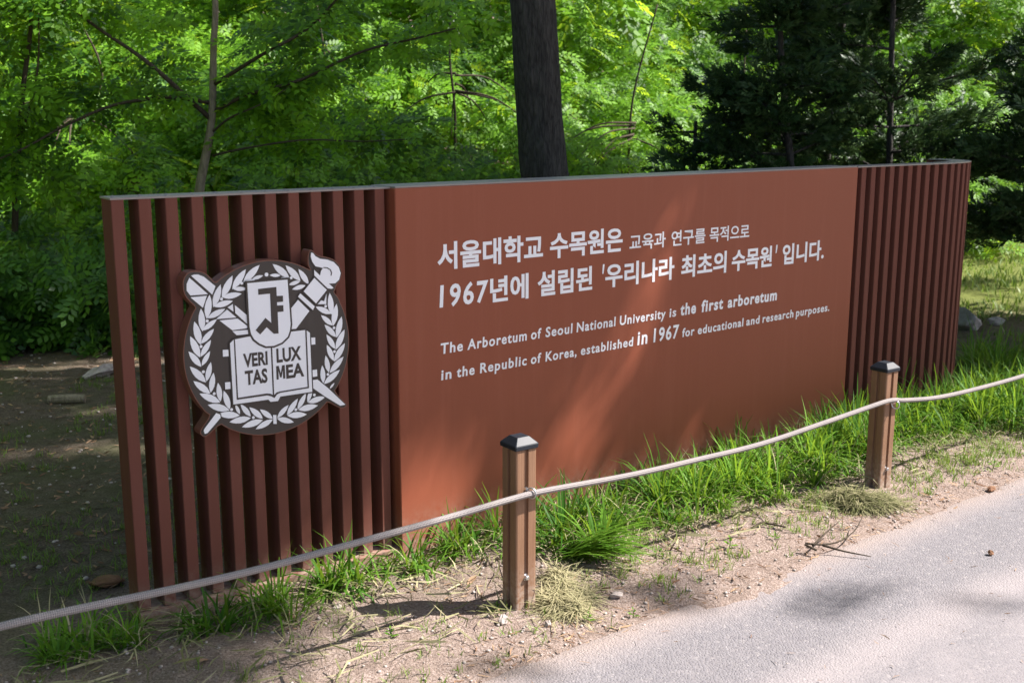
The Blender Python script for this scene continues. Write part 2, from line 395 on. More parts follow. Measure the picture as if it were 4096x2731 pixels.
# ------------------------------------------------------------------ the curved wall sign
ZT = 1.3654
PLp = np.array([-.41428, 3.92496]); PRp = np.array([1.76423, 5.70451]); HP = math.atan2(PRp[1]-PLp[1], PRp[0]-PLp[0])
uP = np.array([math.cos(HP), math.sin(HP)]); nP = np.array([uP[1], -uP[0]])      # along the panel, and out of its face
def left_path(s):
    h0 = .609; k = -.057; x, y = -1.217, 3.371; n = 60
    for i in range(n): h = h0-k*s*(i+.5)/n; x += math.cos(h)*s/n; y += math.sin(h)*s/n
    return x, y, h0-k*s
def right_path(s):
    x, y = PRp; h = HP-.033; ds = .005; q = 0.
    while q < s-1e-9:
        st = min(ds, s-q); kk = -.03 if q < .75 else (.91 if q < 1.1 else 2.35)
        h += kk*st; x += math.cos(h)*st; y += math.sin(h)*st; q += st
    return x, y, h
sign = empty('wall_sign', (.2, 4.6, 0), 'long terracotta wall sign with slatted ends, round white crest and white Korean and English lettering', 'sign')
PITCH = .083; SW = .0392; SD = .108
def prism_box(w, d, z0, z1, c=.0022):
    """upright bar with chamfered edges, front face on y=0, left front corner on x=0"""
    o = [(c,0),(w-c,0),(w,c),(w,d-c),(w-c,d),(c,d),(0,d-c),(0,c)]
    V = [(x,y,z0) for x,y in o]+[(x,y,z1) for x,y in o]; n = 8
    F = [(i,(i+1)%n,n+(i+1)%n,n+i) for i in range(n)]+[tuple(range(n))[::-1], tuple(range(n,2*n))]
    return V, F
slat_mesh = mesh('slat', *prism_box(SW, SD, .022, ZT-.006), M['slat'])
rivet_v = [(0,0,.0025)]+[(.006*math.cos(t)*r, .006*math.sin(t)*r, z) for r, z in ((.6,.002),(1,0)) for t in np.linspace(0,6.283,9)[:-1]]
rivet_f = [(0,1+i,1+(i+1)%8) for i in range(8)]+[(1+i,9+i,9+(i+1)%8,1+(i+1)%8) for i in range(8)]
rivet_mesh = mesh('rivet', rivet_v, rivet_f, M['plate'], True)
def put_slat(x, y, h):
    link('slat', slat_mesh, (x, y, 0), sign, h)
    for a, b_ in ((.3,.22),(.75,.8)):
        lx, ly = SW*a, SD*b_
        link('rivet', rivet_mesh, (x+lx*math.cos(h)-ly*math.sin(h), y+lx*math.sin(h)+ly*math.cos(h), ZT+.0002), sign)
for i in range(12):
    x, y, h = left_path(PITCH*i); put_slat(x, y, h)
for i in range(20):
    x, y, h = right_path(.038+.0808*i); put_slat(x, y, h)
def strip(pathf, s0, s1, step, a, b_, z0, z1, name, mat):
    """a flat bar following the wall: a..b_ is how far it lies behind the face"""
    ss = np.linspace(s0, s1, max(2, int((s1-s0)/step)+1)); V = []; F = []
    for s in ss:
        x, y, h = pathf(max(s, 0)); 
        if s < 0: x += math.cos(h)*s; y += math.sin(h)*s
        nx_, ny_ = -math.sin(h), math.cos(h)
        for d_, z in ((a,z0),(b_,z0),(b_,z1),(a,z1)): V.append((x+nx_*d_, y+ny_*d_, z))
    n = len(ss)
    for i in range(n-1):
        for k in range(4): F.append((i*4+k, (i+1)*4+k, (i+1)*4+(k+1)%4, i*4+(k+1)%4))
    F += [(0,1,2,3), tuple((n-1)*4+k for k in (3,2,1,0))]
    return add(name, V, F, mat, sign)
sL = PITCH*12
strip(left_path, -.002, sL+.015, .1, -.002, SD+.006, ZT-.006, ZT, 'cap_plate', M['plate'])
strip(right_path, .0, 1.60, .03, -.002, SD+.006, ZT-.006, ZT, 'cap_plate', M['plate'])
strip(left_path, -.02, sL-.02, .1, -.022, SD+.03, -.06, .018, 'base_plate', M['base'])
strip(right_path, .012, 1.62, .03, -.022, SD+.03, -.06, .018, 'base_plate', M['base'])
# the panel: a hollow-looking deep box with a bevelled rim
def box_along(s0, s1, d0, d1, z0, z1, c=.003):
    o = [(s0+c,d0),(s1-c,d0),(s1,d0+c),(s1,d1-c),(s1-c,d1),(s0+c,d1),(s0,d1-c),(s0,d0+c)]
    P = [PLp+uP*s-nP*d for s, d in o]; Pi = [PLp+uP*(s+(c if s < (s0+s1)/2 else -c)*.6)-nP*(d+(c if d < (d0+d1)/2 else -c)*.6) for s, d in o]
    V = [(*p,z0) for p in P]+[(*p,z1-c) for p in P]+[(*p,z1) for p in Pi]; n = 8
    F = [(i,(i+1)%n,n+(i+1)%n,n+i) for i in range(n)]+[(n+i,n+(i+1)%n,2*n+(i+1)%n,2*n+i) for i in range(n)]+[tuple(range(n))[::-1], tuple(range(2*n,3*n))]
    return V, F
LP = float(np.hypot(*(PRp-PLp)))
add('panel', *box_along(0, LP, -.003, .165, -.06, ZT-.004), M['terracotta'], sign)
add('panel_top', *box_along(.004, LP-.004, .001, .161, ZT-.0035, ZT+.002, .001), M['plate'], sign)  # thin sheet, its grey paints the sky's reflection on the panel's top

# ---- lettering: every word is a thin raised plate of glyphs
def glyphs(txt, offset, space=1.):
    cu = bpy.data.curves.new('t', 'FONT'); cu.body = txt; cu.size = 1; cu.offset = offset; cu.resolution_u = 3; cu.extrude = .0; cu.space_character = space
    ob = bpy.data.objects.new('t', cu); col.objects.link(ob); dg = bpy.context.evaluated_depsgraph_get()
    me = bpy.data.meshes.new_from_object(ob.evaluated_get(dg)); V = np.array([v.co[:] for v in me.vertices]); F = [tuple(p.vertices) for p in me.polygons]
    bpy.data.objects.remove(ob); bpy.data.curves.remove(cu); bpy.data.meshes.remove(me); return V, F
def solid(V, F, d):
    """give the flat glyph faces a back and sides: V in (x, y) -> thickness d towards +z"""
    n = len(V); V2 = [(v[0],v[1],d) for v in V]+[(v[0],v[1],0) for v in V]; F2 = [tuple(f) for f in F]
    from collections import Counter
    E = Counter(); 
    for f in F:
        for i in range(len(f)): E[frozenset((f[i], f[(i+1)%len(f)]))] += 1
    for f in F:
        for i in range(len(f)):
            a_, b_ = f[i], f[(i+1)%len(f)]
            if E[frozenset((a_, b_))] == 1: F2.append((a_, a_+n, b_+n, b_))
    return V2, F2
def onto(origin, u, n, V, base):
    return [(origin[0]+u[0]*v[0]+n[0]*(v[2]+base), origin[1]+u[1]*v[0]+n[1]*(v[2]+base), origin[2]+v[1]) for v in V]
CAPH = max(v[1] for v in glyphs('H', 0)[0])
KA = glyphs('서울대학교', 0)[0]; KB = (KA[:,1].min(), KA[:,1].max())
def word(txt, s0, s1, zb, cap=None, ztop=None, offset=.0, hang=False, slant=0.):
    V, F = glyphs(txt, offset, 1. if hang else 1.16); x0, x1 = V[:,0].min(), V[:,0].max()
    sx = (s1-s0)/(x1-x0)
    if hang: sy = (ztop-zb)/(KB[1]-KB[0]); y = (V[:,1]-KB[0])*sy+zb
    else: sy = cap/CAPH; y = V[:,1]*sy+zb
    x = (V[:,0]-x0)*sx+s0 + slant*(y-zb)
    V2, F2 = solid(np.stack([x, y, 0*x], -1), F, .0012)
    W = onto((PLp[0], PLp[1], 0), uP, nP, V2, .0032)
    add('lettering', W, F2, M['white'], sign)
big, sml = (1.058, 1.156), (1.056, 1.123)
for t, a_, b_ in (('서울대학교',.179,.690),('수목원은',.727,1.132)): word(t, a_, b_, big[0], ztop=big[1], hang=True, offset=.026)
for t, a_, b_ in (('교육과',1.174,1.395),('연구를',1.432,1.655),('목적으로',1.684,1.963)): word(t, a_, b_, sml[0], ztop=sml[1], hang=True, offset=.014)
for t, a_, b_ in (('년에',.424,.616),('설립된',.663,.960),('우리나라',1.035,1.456),('최초의',1.501,1.807),('수목원',1.846,2.140),('입니다.',2.222,2.556)):
    word(t, a_, b_, .911, ztop=1.007, hang=True, offset=.026)
word('1967', .186, .410, .919, cap=.078, offset=.022, slant=.06)
word("'", 1.010, 1.019, .911, cap=.092, offset=.02, slant=.1); word("'", 2.160, 2.170, .911, cap=.092, offset=.02, slant=.1)
for t, a_, b_ in (('The',.187,.291),('Arboretum',.313,.607),('of',.629,.682),('Seoul',.706,.851),('National',.876,1.098),('University',1.124,1.407),('is',1.433,1.476)):
    word(t, a_, b_, .7415, cap=.0385, offset=.021, slant=.06)
for t, a_, b_ in (('the',1.503,1.607),('first',1.644,1.794),('arboretum',1.828,2.192)): word(t, a_, b_, .742, cap=.050, offset=.03, slant=.06)
for t, a_, b_ in (('in',.189,.236),('the',.261,.346),('Republic',.373,.607),('of',.629,.682),('Korea,',.707,.877),('established',.900,1.207)):
    word(t, a_, b_, .6415, cap=.0375, offset=.021, slant=.06)
for t, a_, b_ in (('in',1.234,1.295),('1967',1.335,1.496)): word(t, a_, b_, .6415, cap=.058, offset=.022, slant=.06)
for t, a_, b_ in (('for',1.520,1.602),('educational',1.625,1.946),('and',1.969,2.067),('research',2.091,2.331),('purposes.',2.353,2.630)):
    word(t, a_, b_, .641, cap=.0375, offset=.021, slant=.06)

# ---- the round crest
E = {'LEAF':[(-2,-243,-64,-266),(-2,-240,-46,-201),(-38,-239,-112,-251),(-38,-234,-83,-188),(-80,-225,-154,-227),(-80,-220,-113,-173),(-118,-210,-193,-195),(-117,-206,-131,-171),(-152,-187,-224,-158),(-151,-184,-168,-119),(-182,-156,-249,-117),(-181,-153,-186,-90),(-214,-122,-267,-73),(-212,-119,-199,-55),(-226,-83,-276,-24),(-224,-80,-206,-19),(-239,-30,-277,25),(-237,-27,-207,17),(-241,1,-269,73),(-239,3,-202,53),(-237,42,-253,119),(-235,45,-190,88),(-228,84,-229,158),(-227,87,-179,118),(-212,123,-198,199),(-209,125,-149,149),(-188,158,-160,229),(-186,160,-122,172),(-158,186,-119,254),(-156,187,-91,193),(-122,210,-73,271),(-119,211,-71,207),(-83,230,-25,281),(-83,232,-43,234),(-52,237,-14,246),(47,241,9,245),(78,231,21,281),(78,229,47,232),(118,217,67,273),(117,216,74,207),(148,203,113,257),(136,200,87,191),(230,91,225,166),(228,94,171,124),(234,51,250,126),(232,53,190,93),(246,9,268,80),(244,11,202,59),(241,-33,277,33),(239,-30,208,24),(233,-74,277,-15),(232,-71,208,-12),(215,-112,270,-62),(212,-110,202,-49),(192,-148,254,-107),(190,-145,188,-82),(214,-167,232,-150),(14,-240,57,-202),(14,-242,74,-265),(50,-236,92,-185),(51,-238,123,-245),(90,-222,123,-171),(92,-224,166,-220),(128,-203,146,-156),(129,-204,195,-194)],'DOT':[(-71,-225),(-145,-186),(-201,-124),(-233,-47),(-236,36),(-211,116),(-160,182),(-89,227),(85,230),(208,122),(237,44),(236,-39),(208,-116),(154,-181),(83,-222)],'BIGDOT':[(-2,248)],'POLY':{'tie':[(-1,-227),(11,-229),(11,-260),(-1,-258)],'clasp1':[(-165,16),(-146,15),(-146,-7),(-165,-6)],'clasp2':[(145,20),(164,19),(164,-5),(146,-4)],'clasp3':[(-163,-92),(-145,-93),(-145,-116),(-163,-115)],'clasp4':[(149,-93),(167,-93),(167,-117),(149,-117)],'flame':[(160,309),(167,307),(175,296),(192,286),(219,281),(243,271),(261,252),(268,231),(261,209),(246,198),(222,199),(239,183),(232,180),(217,183),(169,231),(169,250),(190,229),(194,244),(202,254),(174,262),(163,278),(158,296)],'curl':[(203,257),(218,255),(230,247),(235,235),(232,225),(229,226),(231,235),(227,245),(216,252),(203,254)],'cup':[(168,223),(213,178),(171,136),(127,181)],'band':[(115,175),(166,126),(159,114),(106,165)],'handle':[(106,154),(146,112),(95,57),(67,58),(70,118)],'tri':[(212,164),(210,129),(178,132),(192,144),(203,140)],'tail':[(-198,-189),(-185,-196),(-184,-207),(-231,-251),(-240,-252),(-243,-241),(-240,-235)],'pen':[(148,-128),(167,-128),(205,-163),(271,-233),(251,-234),(192,-191),(147,-154)],'qa':[(-255,265),(-245,268),(-232,267),(-214,258),(-178,225),(-190,199),(-201,211)],'qb':[(-261,259),(-204,202),(-261,203),(-272,219),(-271,240)],'qc':[(-261,197),(-208,197),(-223,160)],'qd':[(-141,153),(-123,162),(-122,137)],'qe':[(-116,158),(-78,122),(-77,92),(-116,132)],'qf':[(-181,119),(-143,146),(-113,117)],'qg':[(-170,113),(-109,113),(-76,84),(-78,78),(-129,77)],'qh':[(-129,74),(-76,72),(-75,58),(-115,59)],'bookcover':[(-140,35),(-127,46),(-75,50),(130,49),(144,38),(145,-168),(27,-167),(18,-181),(-9,-180),(-16,-171),(-139,-169)],'bookgapl':[(-127,49),(-123,51),(-122,-149),(-22,-149),(-8,-152),(0,-157),(6,-163),(4,-168),(-6,-161),(-20,-156),(-127,-155)],'bookgapr':[(127,50),(132,49),(133,-153),(27,-154),(15,-158),(5,-169),(3,-160),(14,-151),(27,-149),(128,-148)],'spine':[(0,6),(5,6),(5,-161),(0,-158)],'shield':[(-72,226),(69,226),(74,75),(70,53),(62,34),(40,17),(11,9),(-17,11),(-39,23),(-57,39),(-67,58),(-71,82)],'mono':[(-36,204),(28,205),(28,175),(50,174),(50,154),(28,154),(28,143),(50,142),(50,121),(29,121),(29,49),(12,50),(-12,75),(-36,53),(-51,69),(-15,106),(5,87),(5,185),(-36,185)]},'TXT':{'VERI':[(-98,-49),(-13,-50),(-104,-5)],'TAS':[(-95,-109),(-16,-110),(-98,-62)],'LUX':[(19,-48),(109,-49),(19,-2)],'MEA':[(16,-107),(117,-107),(18,-61)]},'LOB':{'tl':[(-178,235),(-196,259),(-215,274),(-238,279),(-259,278),(-276,265),(-283,243),(-282,214),(-270,190),(-244,164)],'tr':[(159,249),(150,263),(148,281),(150,303),(157,318),(166,317),(178,303),(192,295),(219,290),(248,278),(267,258),(273,235),(270,209),(249,187),(247,174),(241,168),(259,146)],'br':[(231,-180),(276,-231),(278,-239),(268,-246),(250,-244),(205,-211)],'bl':[(-184,-227),(-230,-261),(-242,-263),(-251,-256),(-255,-244),(-249,-234),(-216,-194)]},'R':293.1}
CC = (-.80360, 3.60029, .85317); CH = .6353748; uC = (math.cos(CH), math.sin(CH)); nC = (math.sin(CH), -math.cos(CH)); RC = .2945
def arc(a0, a1, n): return [(RC*1000*math.cos(R_(a)), RC*1000*math.sin(R_(a))) for a in np.linspace(a0, a1, n)]
def ang(p): return math.degrees(math.atan2(p[1], p[0])) % 360
L_ = E['LOB']
ou = L_['tr'] and []
ou += arc(ang(L_['tr'][0]), ang(L_['tl'][0]), 22)[1:-1] + L_['tl'] + arc(ang(L_['tl'][-1]), ang(L_['bl'][-1]), 24)[1:-1] + L_['bl'][::-1]
ou += arc(ang(L_['bl'][0]), ang(L_['br'][-1]), 24)[1:-1] + L_['br'][::-1] + arc(ang(L_['br'][0]), ang(L_['tr'][-1])+360, 22)[1:-1] + L_['tr'][::-1]
def chaikin(P, n=1):
    for _ in range(n):
        Q = []
        for i in range(len(P)):
            a_, b_ = np.array(P[i], float), np.array(P[(i+1)%len(P)], float); Q += [tuple(a_*.75+b_*.25), tuple(a_*.25+b_*.75)]
        P = Q
    return P
def grow(P, d):
    """offset a closed outline outwards by d"""
    P = [np.array(p, float) for p in P]; n = len(P)
    ar = sum(P[i][0]*P[(i+1)%n][1]-P[(i+1)%n][0]*P[i][1] for i in range(n)); sg = 1 if ar > 0 else -1; out = []
    for i in range(n):
        e1 = P[i]-P[i-1]; e2 = P[(i+1)%n]-P[i]; e1 /= np.linalg.norm(e1)+1e-9; e2 /= np.linalg.norm(e2)+1e-9
        m1 = np.array([e1[1], -e1[0]])*sg; m2 = np.array([e2[1], -e2[0]])*sg; m = m1+m2; l = max(.5, 1+m1@m2)
        out.append(tuple(P[i]+m*d/l))
    return out
def plate(name, P, z0, z1, mat, parent):
    """a flat piece of the crest: outline in mm, between two distances off the slats"""
    n = len(P); ar = sum(P[i][0]*P[(i+1)%n][1]-P[(i+1)%n][0]*P[i][1] for i in range(n))
    if ar < 0: P = P[::-1]
    V = [(p[0]/1000, p[1]/1000, z1) for p in P]+[(p[0]/1000, p[1]/1000, z0) for p in P]
    F = [tuple(range(n))]+[(i, n+i, n+(i+1)%n, (i+1)%n) for i in range(n)]
    return add(name, onto(CC, uC, nC, V, -.055), F, mat, parent)
ou = chaikin(ou)
crest = plate('crest', ou, .0015, .0545, M['crest_side'], sign)
plate('crest_face', grow(ou, -2.5), .050, .0552, M['crest_face'], crest)
ZW = .0552
for bx, by, tx, ty in E['LEAF']:
    B, T_ = np.array([bx, by], float), np.array([tx, ty], float); d = T_-B; l = np.linalg.norm(d); q = np.array([-d[1], d[0]])
    pr_ = [(0,0),(.12,.085),(.3,.165),(.5,.185),(.7,.15),(.86,.085),(1,0)]
    wf = .80
    P = [tuple(B+d*t+q*w_*wf) for t, w_ in pr_]+[tuple(B+d*t-q*w_*wf) for t, w_ in pr_[-2:0:-1]]
    plate('laurel_leaf', P, ZW-.002, ZW+.0012, M['white'], crest)
def disc(c, r, n=12): return [(c[0]+r*math.cos(t), c[1]+r*math.sin(t)) for t in np.linspace(0, 2*math.pi, n+1)[:-1]]
for c in E['DOT']: plate('berry', disc(c, 7.2), ZW-.002, ZW+.0009, M['crest_face'], crest); plate('berry', disc(c, 5.0), ZW, ZW+.0018, M['white'], crest)
plate('berry', disc(E['BIGDOT'][0], 6.6), ZW-.002, ZW+.0012, M['white'], crest)
PO = E['POLY']
def piece(nm, key, lvl, halo=4.0, mat='white', soft=0):
    P = PO[key]; P = chaikin(P, soft) if soft else P
    if halo: plate('outline', grow(P, halo), ZW-.002, ZW+lvl*.0013, M['crest_face'], crest)
    plate(nm, P, ZW-.002, ZW+lvl*.0013+.0006, M[mat], crest)
for k in ('clasp1','clasp2','clasp3','clasp4'): piece('book_clasp', k, 1.2, 2)
piece('ribbon_knot', 'tie', 1.2, 2)
for k in ('qa','qb','qc','qd','qe','qf','qg','qh'): piece('quill', k, 1.2, 0)
piece('quill_shaft', 'tail', 1.6, 3.5); piece('quill_shaft', 'pen', 1.6, 3.5)
piece('torch_piece', 'tri', 1.3, 0)
piece('torch_handle', 'handle', 1.6, 3.5); piece('torch_band', 'band', 2.2, 3.0); piece('torch_cup', 'cup', 2.8, 3.5)
piece('torch_flame', 'flame', 2.0, 3.5); piece('flame_curl', 'curl', 2.9, 0, 'crest_face')
piece('book_cover', 'bookcover', 3.0, 4.5)
for k in ('bookgapl','bookgapr','spine'): piece('page_line', k, 3.6, 0, 'crest_face')
piece('shield', 'shield', 4.2, 6.5); piece('monogram', 'mono', 5.0, 0, 'crest_face')
def bold_m():
    """MEA with a hand-cut M"""
    V, F = glyphs('EA', .034); x0 = V[:,0].min(); h = V[:,1].max(); w_ = .78*h; st = .19*h
    Mv = [(0,0),(0,h),(st*1.25,h),(w_/2,h*.42),(w_-st*1.25,h),(w_,h),(w_,0),(w_-st,0),(w_-st,h*.66),(w_/2+st*.35,h*.12),(w_/2-st*.35,h*.12),(st,h*.66),(st,0)]
    n = len(V); V = np.vstack([V, [(x-w_-.10*h+x0, y, 0) for x, y in Mv]]); return V, F+[(n+0,n+1,n+2,n+11,n+12),(n+2,n+3,n+9,n+10,n+11),(n+3,n+4,n+8,n+9),(n+4,n+5,n+6,n+7,n+8)]
for t, (bl, br_, tl) in E['TXT'].items():
    V, F = (bold_m() if t == 'MEA' else glyphs(t, .034)); sx = (br_[0]-bl[0])/(V[:,0].max()-V[:,0].min()); sy = (tl[1]-bl[1])/V[:,1].max()
    x = (V[:,0]-V[:,0].min())*sx+bl[0]; y = V[:,1]*sy+bl[1]+(x-bl[0])*(br_[1]-bl[1])/(br_[0]-bl[0])
    V2, F2 = solid(np.stack([x/1000, y/1000, 0*x], -1), F, .0008)
    add('motto_lettering', onto(CC, uC, nC, [(v[0], v[1], v[2]+ZW+3*.0013+.0007) for v in V2], -.055), F2, M['crest_face'], crest)

# ------------------------------------------------------------------ rope posts
PA = .955; e1 = np.array([math.sin(PA), math.cos(PA)]); e2 = np.array([-math.cos(PA), math.sin(PA)])
def make_post(loc, label):
    root = empty('rope_post', loc, label, 'post', 'brown posts carrying the rope')
    h = .082/2; g = .0085; gd = .009
    # cross-section with a groove down each face and rounded corners
    side = [(-h+.006,-h),(-g,-h),(-g*.9,-h+gd),(g*.9,-h+gd),(g,-h),(h-.006,-h),(h-.0018,-h+.0018)]
    P = []
    for k in range(4):
        c, s = math.cos(k*math.pi/2), math.sin(k*math.pi/2); P += [(x*c-y*s, x*s+y*c) for x, y in side]
    def W(x, y, z): return (loc[0]+e1[0]*x-e2[0]*(-y)*1., loc[1]+e1[1]*x+e2[1]*y, loc[2]+z)
    def Wp(p, z):
        q = e1*p[0]+e2*p[1]; return (loc[0]+q[0], loc[1]+q[1], loc[2]+z)
    n = len(P); V = [Wp(p, -.08) for p in P]+[Wp(p, .56) for p in P]
    F = [(i,(i+1)%n,n+(i+1)%n,n+i) for i in range(n)]+[tuple(range(n,2*n))]
    add('shaft', V, F, M['wood'], root, origin=loc)
    # cap: rim and hipped top with a flat square
    rings = [(.0445,.553),(.046,.555),(.0462,.5665),(.0445,.5695),(.0235,.590),(.0225,.5905)]; V = []; F = []
    for r, z in rings:
        c_ = .003 if r > .03 else .001
        for x, y in ((-r+c_,-r),(r-c_,-r),(r,-r+c_),(r,r-c_),(r-c_,r),(-r+c_,r),(-r,r-c_),(-r,-r+c_)): V.append(Wp((x,y), z))
    for i in range(len(rings)-1):
        for k in range(8): F.append((i*8+k, i*8+(k+1)%8, (i+1)*8+(k+1)%8, (i+1)*8+k))
    F.append(tuple((len(rings)-1)*8+k for k in range(8))); F.append(tuple(range(8))[::-1])
    add('post_cap', V, F, M['cap'], root)
    # the ring bolt on the face towards the road, and the fixing bolt below
    fn = -e2; ft = e1
    def Q(a, out, z): q = ft*a+fn*out; return np.array((loc[0]+q[0], loc[1]+q[1], loc[2]+z))
    zr = .409
    nut = tube([Q(.0,h-.010,zr+.008), Q(.0,h+.006,zr+.008)], .0075, 6); stem = tube([Q(0,h,zr+.008), Q(0,h+.016,zr+.006)], .0035, 8)
    add('bolt', *join([nut, stem]), M['steel'], root)
    rc = Q(.006, h+.020, zr); t = np.linspace(0, 2*math.pi, 19)
    ax = np.array([pl[0]*.35, pl[1]*.35, 0])+np.array([fn[0], fn[1], 0])*.9; ax /= np.linalg.norm(ax)
    V, F = tube([rc+ax*.0165*math.cos(a_)+np.array([0,0,1])*.0175*math.sin(a_) for a_ in t[:-1]]+[rc+ax*.0165], .0028, 8, False)
    add('ring', V, F, M['steel'], root, True)
    w_ = tube([Q(0,h-.011,.112), Q(0,h-.004,.112)], .012, 14); hd = tube([Q(0,h-.004,.112), Q(0,h+.008,.112), Q(0,h+.0095,.112)], [.0085,.0085,.006], 6)
    add('bolt', *join([w_, hd]), M['steel'], root)
    return root, rc
pl = np.array([.796, .605]); SP = 2.0
front = np.array([.013, 3.413]); c0 = front + (e1+e2)*.046
posts = []
for k, lab in ((0, 'brown composite rope post with black hipped cap in front of the terracotta panel'),
               (1, 'brown composite rope post with black hipped cap before the dark slats of the curved end'),
               (-1, 'brown rope post beyond the emblem end of the sign'), (2, 'brown rope post beyond the curved end of the sign')):
    if k == 0: p = c0
    elif k == 1: p = np.array([1.626, 4.668]) + (e1+e2)*.046
    else: p = c0+pl*SP*k
    posts.append(make_post((p[0], p[1], -.03 if k == 1 else 0.), lab))
# rope: through the rings, resting a little slack
R0 = posts[0][1]; R1 = posts[1][1]
dR = (R1-R0)[:2]; LR = np.linalg.norm(dR); dR /= LR
def rp(a_, z): q = R0[:2]+dR*a_; return (q[0], q[1], z)
ctrl = [(-2.0,.41),(-1.615,.422),(-1.19,.402),(-.945,.395),(-.673,.397),(-.35,.400),(-.1,.406),(0,.407),(.07,.404),(.15,.399),(.45,.380),(.78,.371),(1.142,.365),(1.544,.383),(1.838,.399),(LR-.07,.405),(LR,.400),(LR+.07,.388),(LR+.33,.360),(LR+.66,.350),(LR+1.07,.351),(LR+1.5,.366),(LR+2.0,.40)]
C_ = curve_pts([rp(a_, z) for a_, z in ctrl], 420)
V, F = tube(C_, .0104, 12, True)
rope = add('rope', V, F, M['rope'], None, True, origin=(0, 3.4, .4))
me = rope.data; uvl = me.uv_layers.new(name='UVMap'); seglen = np.concatenate([[0], np.cumsum(np.linalg.norm(np.diff(C_, axis=0), axis=1))])
for p in me.polygons:
    vs_ = list(p.vertices)
    for li, vi in zip(p.loop_indices, vs_):
        i, k = divmod(vi, 12); kk = k/12
        if len(vs_) == 4 and kk == 0 and any(v % 12 == 11 for v in vs_): kk = 1.
        uvl.data[li].uv = (seglen[min(i, len(seglen)-1)], kk)
tag(rope, 'pale grey braided rope strung through the rings of the posts', 'rope')

# ------------------------------------------------------------------ vegetation in front of and round the wall
def gz(x, y): return ground_z(x, y)
verge = [(-1.45,3.04),(-1.04,3.17),(-.80,3.22),(-.62,3.42),(-.40,3.66),(-.06,3.80),(.10,3.82),(.37,3.84),(.58,4.16),(.94,4.34),(1.28,4.62),(1.57,4.80),(1.9,5.30),(2.37,5.50),(2.75,5.42),(3.3,5.7),
         (4.2,6.6),(4.2,7.4),(3.0,7.2),(2.86,6.5),(2.60,6.28),(1.80,5.66),(-.41,3.87),(-1.0,3.47),(-1.25,3.33),(-1.5,3.3)]
def wall_dist(x, y): return (x-PLp[0])*nP[0]+(y-PLp[1])*nP[1]
def scatter(poly, n):
    P = np.array(poly); lo, hi = P.min(0), P.max(0); x = rng.uniform(lo[0], hi[0], n*6); y = rng.uniform(lo[1], hi[1], n*6)
    k = inside(poly, x, y); return x[k][:n], y[k][:n]
parts = []
def tufts(cx, cy, nb, rad, length, lean, wid, mat_bias=.5, flat=0.):
    for x, y, n, r, l in zip(cx, cy, nb, rad, length):
        n = int(n); a = rng.uniform(0, 6.283, n); q = r*np.sqrt(rng.uniform(0, 1, n)); px = x+q*np.cos(a); py = y+q*np.sin(a)
        az = a+rng.normal(0, .7, n); ln = np.abs(rng.normal(lean, .28, n))
        L = l*rng.uniform(.55, 1.1, n); b0 = np.clip(mat_bias+rng.normal(0, .30)+rng.normal(0, .15, n), 0, 1)
        parts.append(blades(np.stack([px, py, gz(px, py)-.004], -1), az, ln, L, rng.uniform(.6, 1.2, n)*wid, b0, 4, 1.75))
cx, cy = scatter(verge, 690)
sal = (cx-PLp[0])*uP[0]+(cy-PLp[1])*uP[1]; dw = wall_dist(cx, cy)
keep = rng.uniform(0, 1, len(cx)) < np.where(sal < .2, .55, np.where(sal < 1.2, .8, 1.0))*np.clip(1.25-dw*.9, .25, 1)
# leave the lettering's left half of the wall base fairly open, as in the place
cx, cy, sal, dw = cx[keep], cy[keep], sal[keep], dw[keep]
ht = (.11+.04*np.clip(sal, 0, 3)+.05*rng.uniform(-1, 1, len(cx)))*np.clip(1.1-dw*.35, .6, 1.1)
tufts(cx, cy, rng.integers(10, 40, len(cx)), rng.uniform(.015, .06, len(cx)), ht*rng.uniform(.6, 1.35, len(cx)), .48, .0078)
# the big strappy clumps
big_t = [(.20,4.02,.24,70),(.33,3.93,.22,60),(.62,4.40,.26,70),(.78,4.45,.24,60),(.98,4.62,.25,70),(1.18,4.78,.27,70),(1.40,4.98,.27,80),(-.20,3.96,.20,40),(-.36,3.80,.19,40),(-.62,3.58,.19,45),
         (-.78,3.40,.19,45),(-.93,3.28,.18,40),(-.55,3.62,.2,40),(-1.36,3.07,.13,40),(-1.30,3.10,.12,26),(2.1,5.72,.30,90),(2.3,5.80,.28,90),(2.5,5.68,.30,90),(2.7,5.78,.28,80),(2.95,5.95,.28,80),(3.2,6.05,.26,70),
         (1.55,5.15,.28,70),(1.7,5.25,.3,80),(1.9,5.45,.28,70),(2.55,5.95,.25,60),(3.4,6.3,.25,60),(-.05,4.05,.21,45),(.08,4.2,.2,45)]
B = np.array(big_t); tufts(B[:,0], B[:,1], B[:,3]*.8, .035+0*B[:,0], B[:,2]*1.2, .5, .0095, .55)
V, Q, A = cat(parts)
o = link('verge_grass', big_mesh('verge_grass', V, Q, M['grass'], A), (0,0,0)); tag(o, 'strappy green grass growing along the foot of the sign', 'grass', kind='stuff')
parts = []
n = 4000; k = rng.integers(0, len(cx), n); px = cx[k]+rng.normal(0, .05, n); py = cy[k]+rng.normal(0, .05, n)
parts.append(blades(np.stack([px, py, gz(px, py)], -1), rng.uniform(0, 6.28, n), np.clip(rng.normal(.9, .35, n), .1, 1.6), rng.uniform(.07, .22, n), rng.uniform(.003, .006, n), rng.uniform(0, 1, n), 4, 1.0))
V, Q, A = cat(parts); o = link('dry_grass', big_mesh('dry_grass', V, Q, M['hay'], A), (0,0,0)); tag(o, 'withered blades mixed into the green grass along the sign', 'grass', kind='stuff')
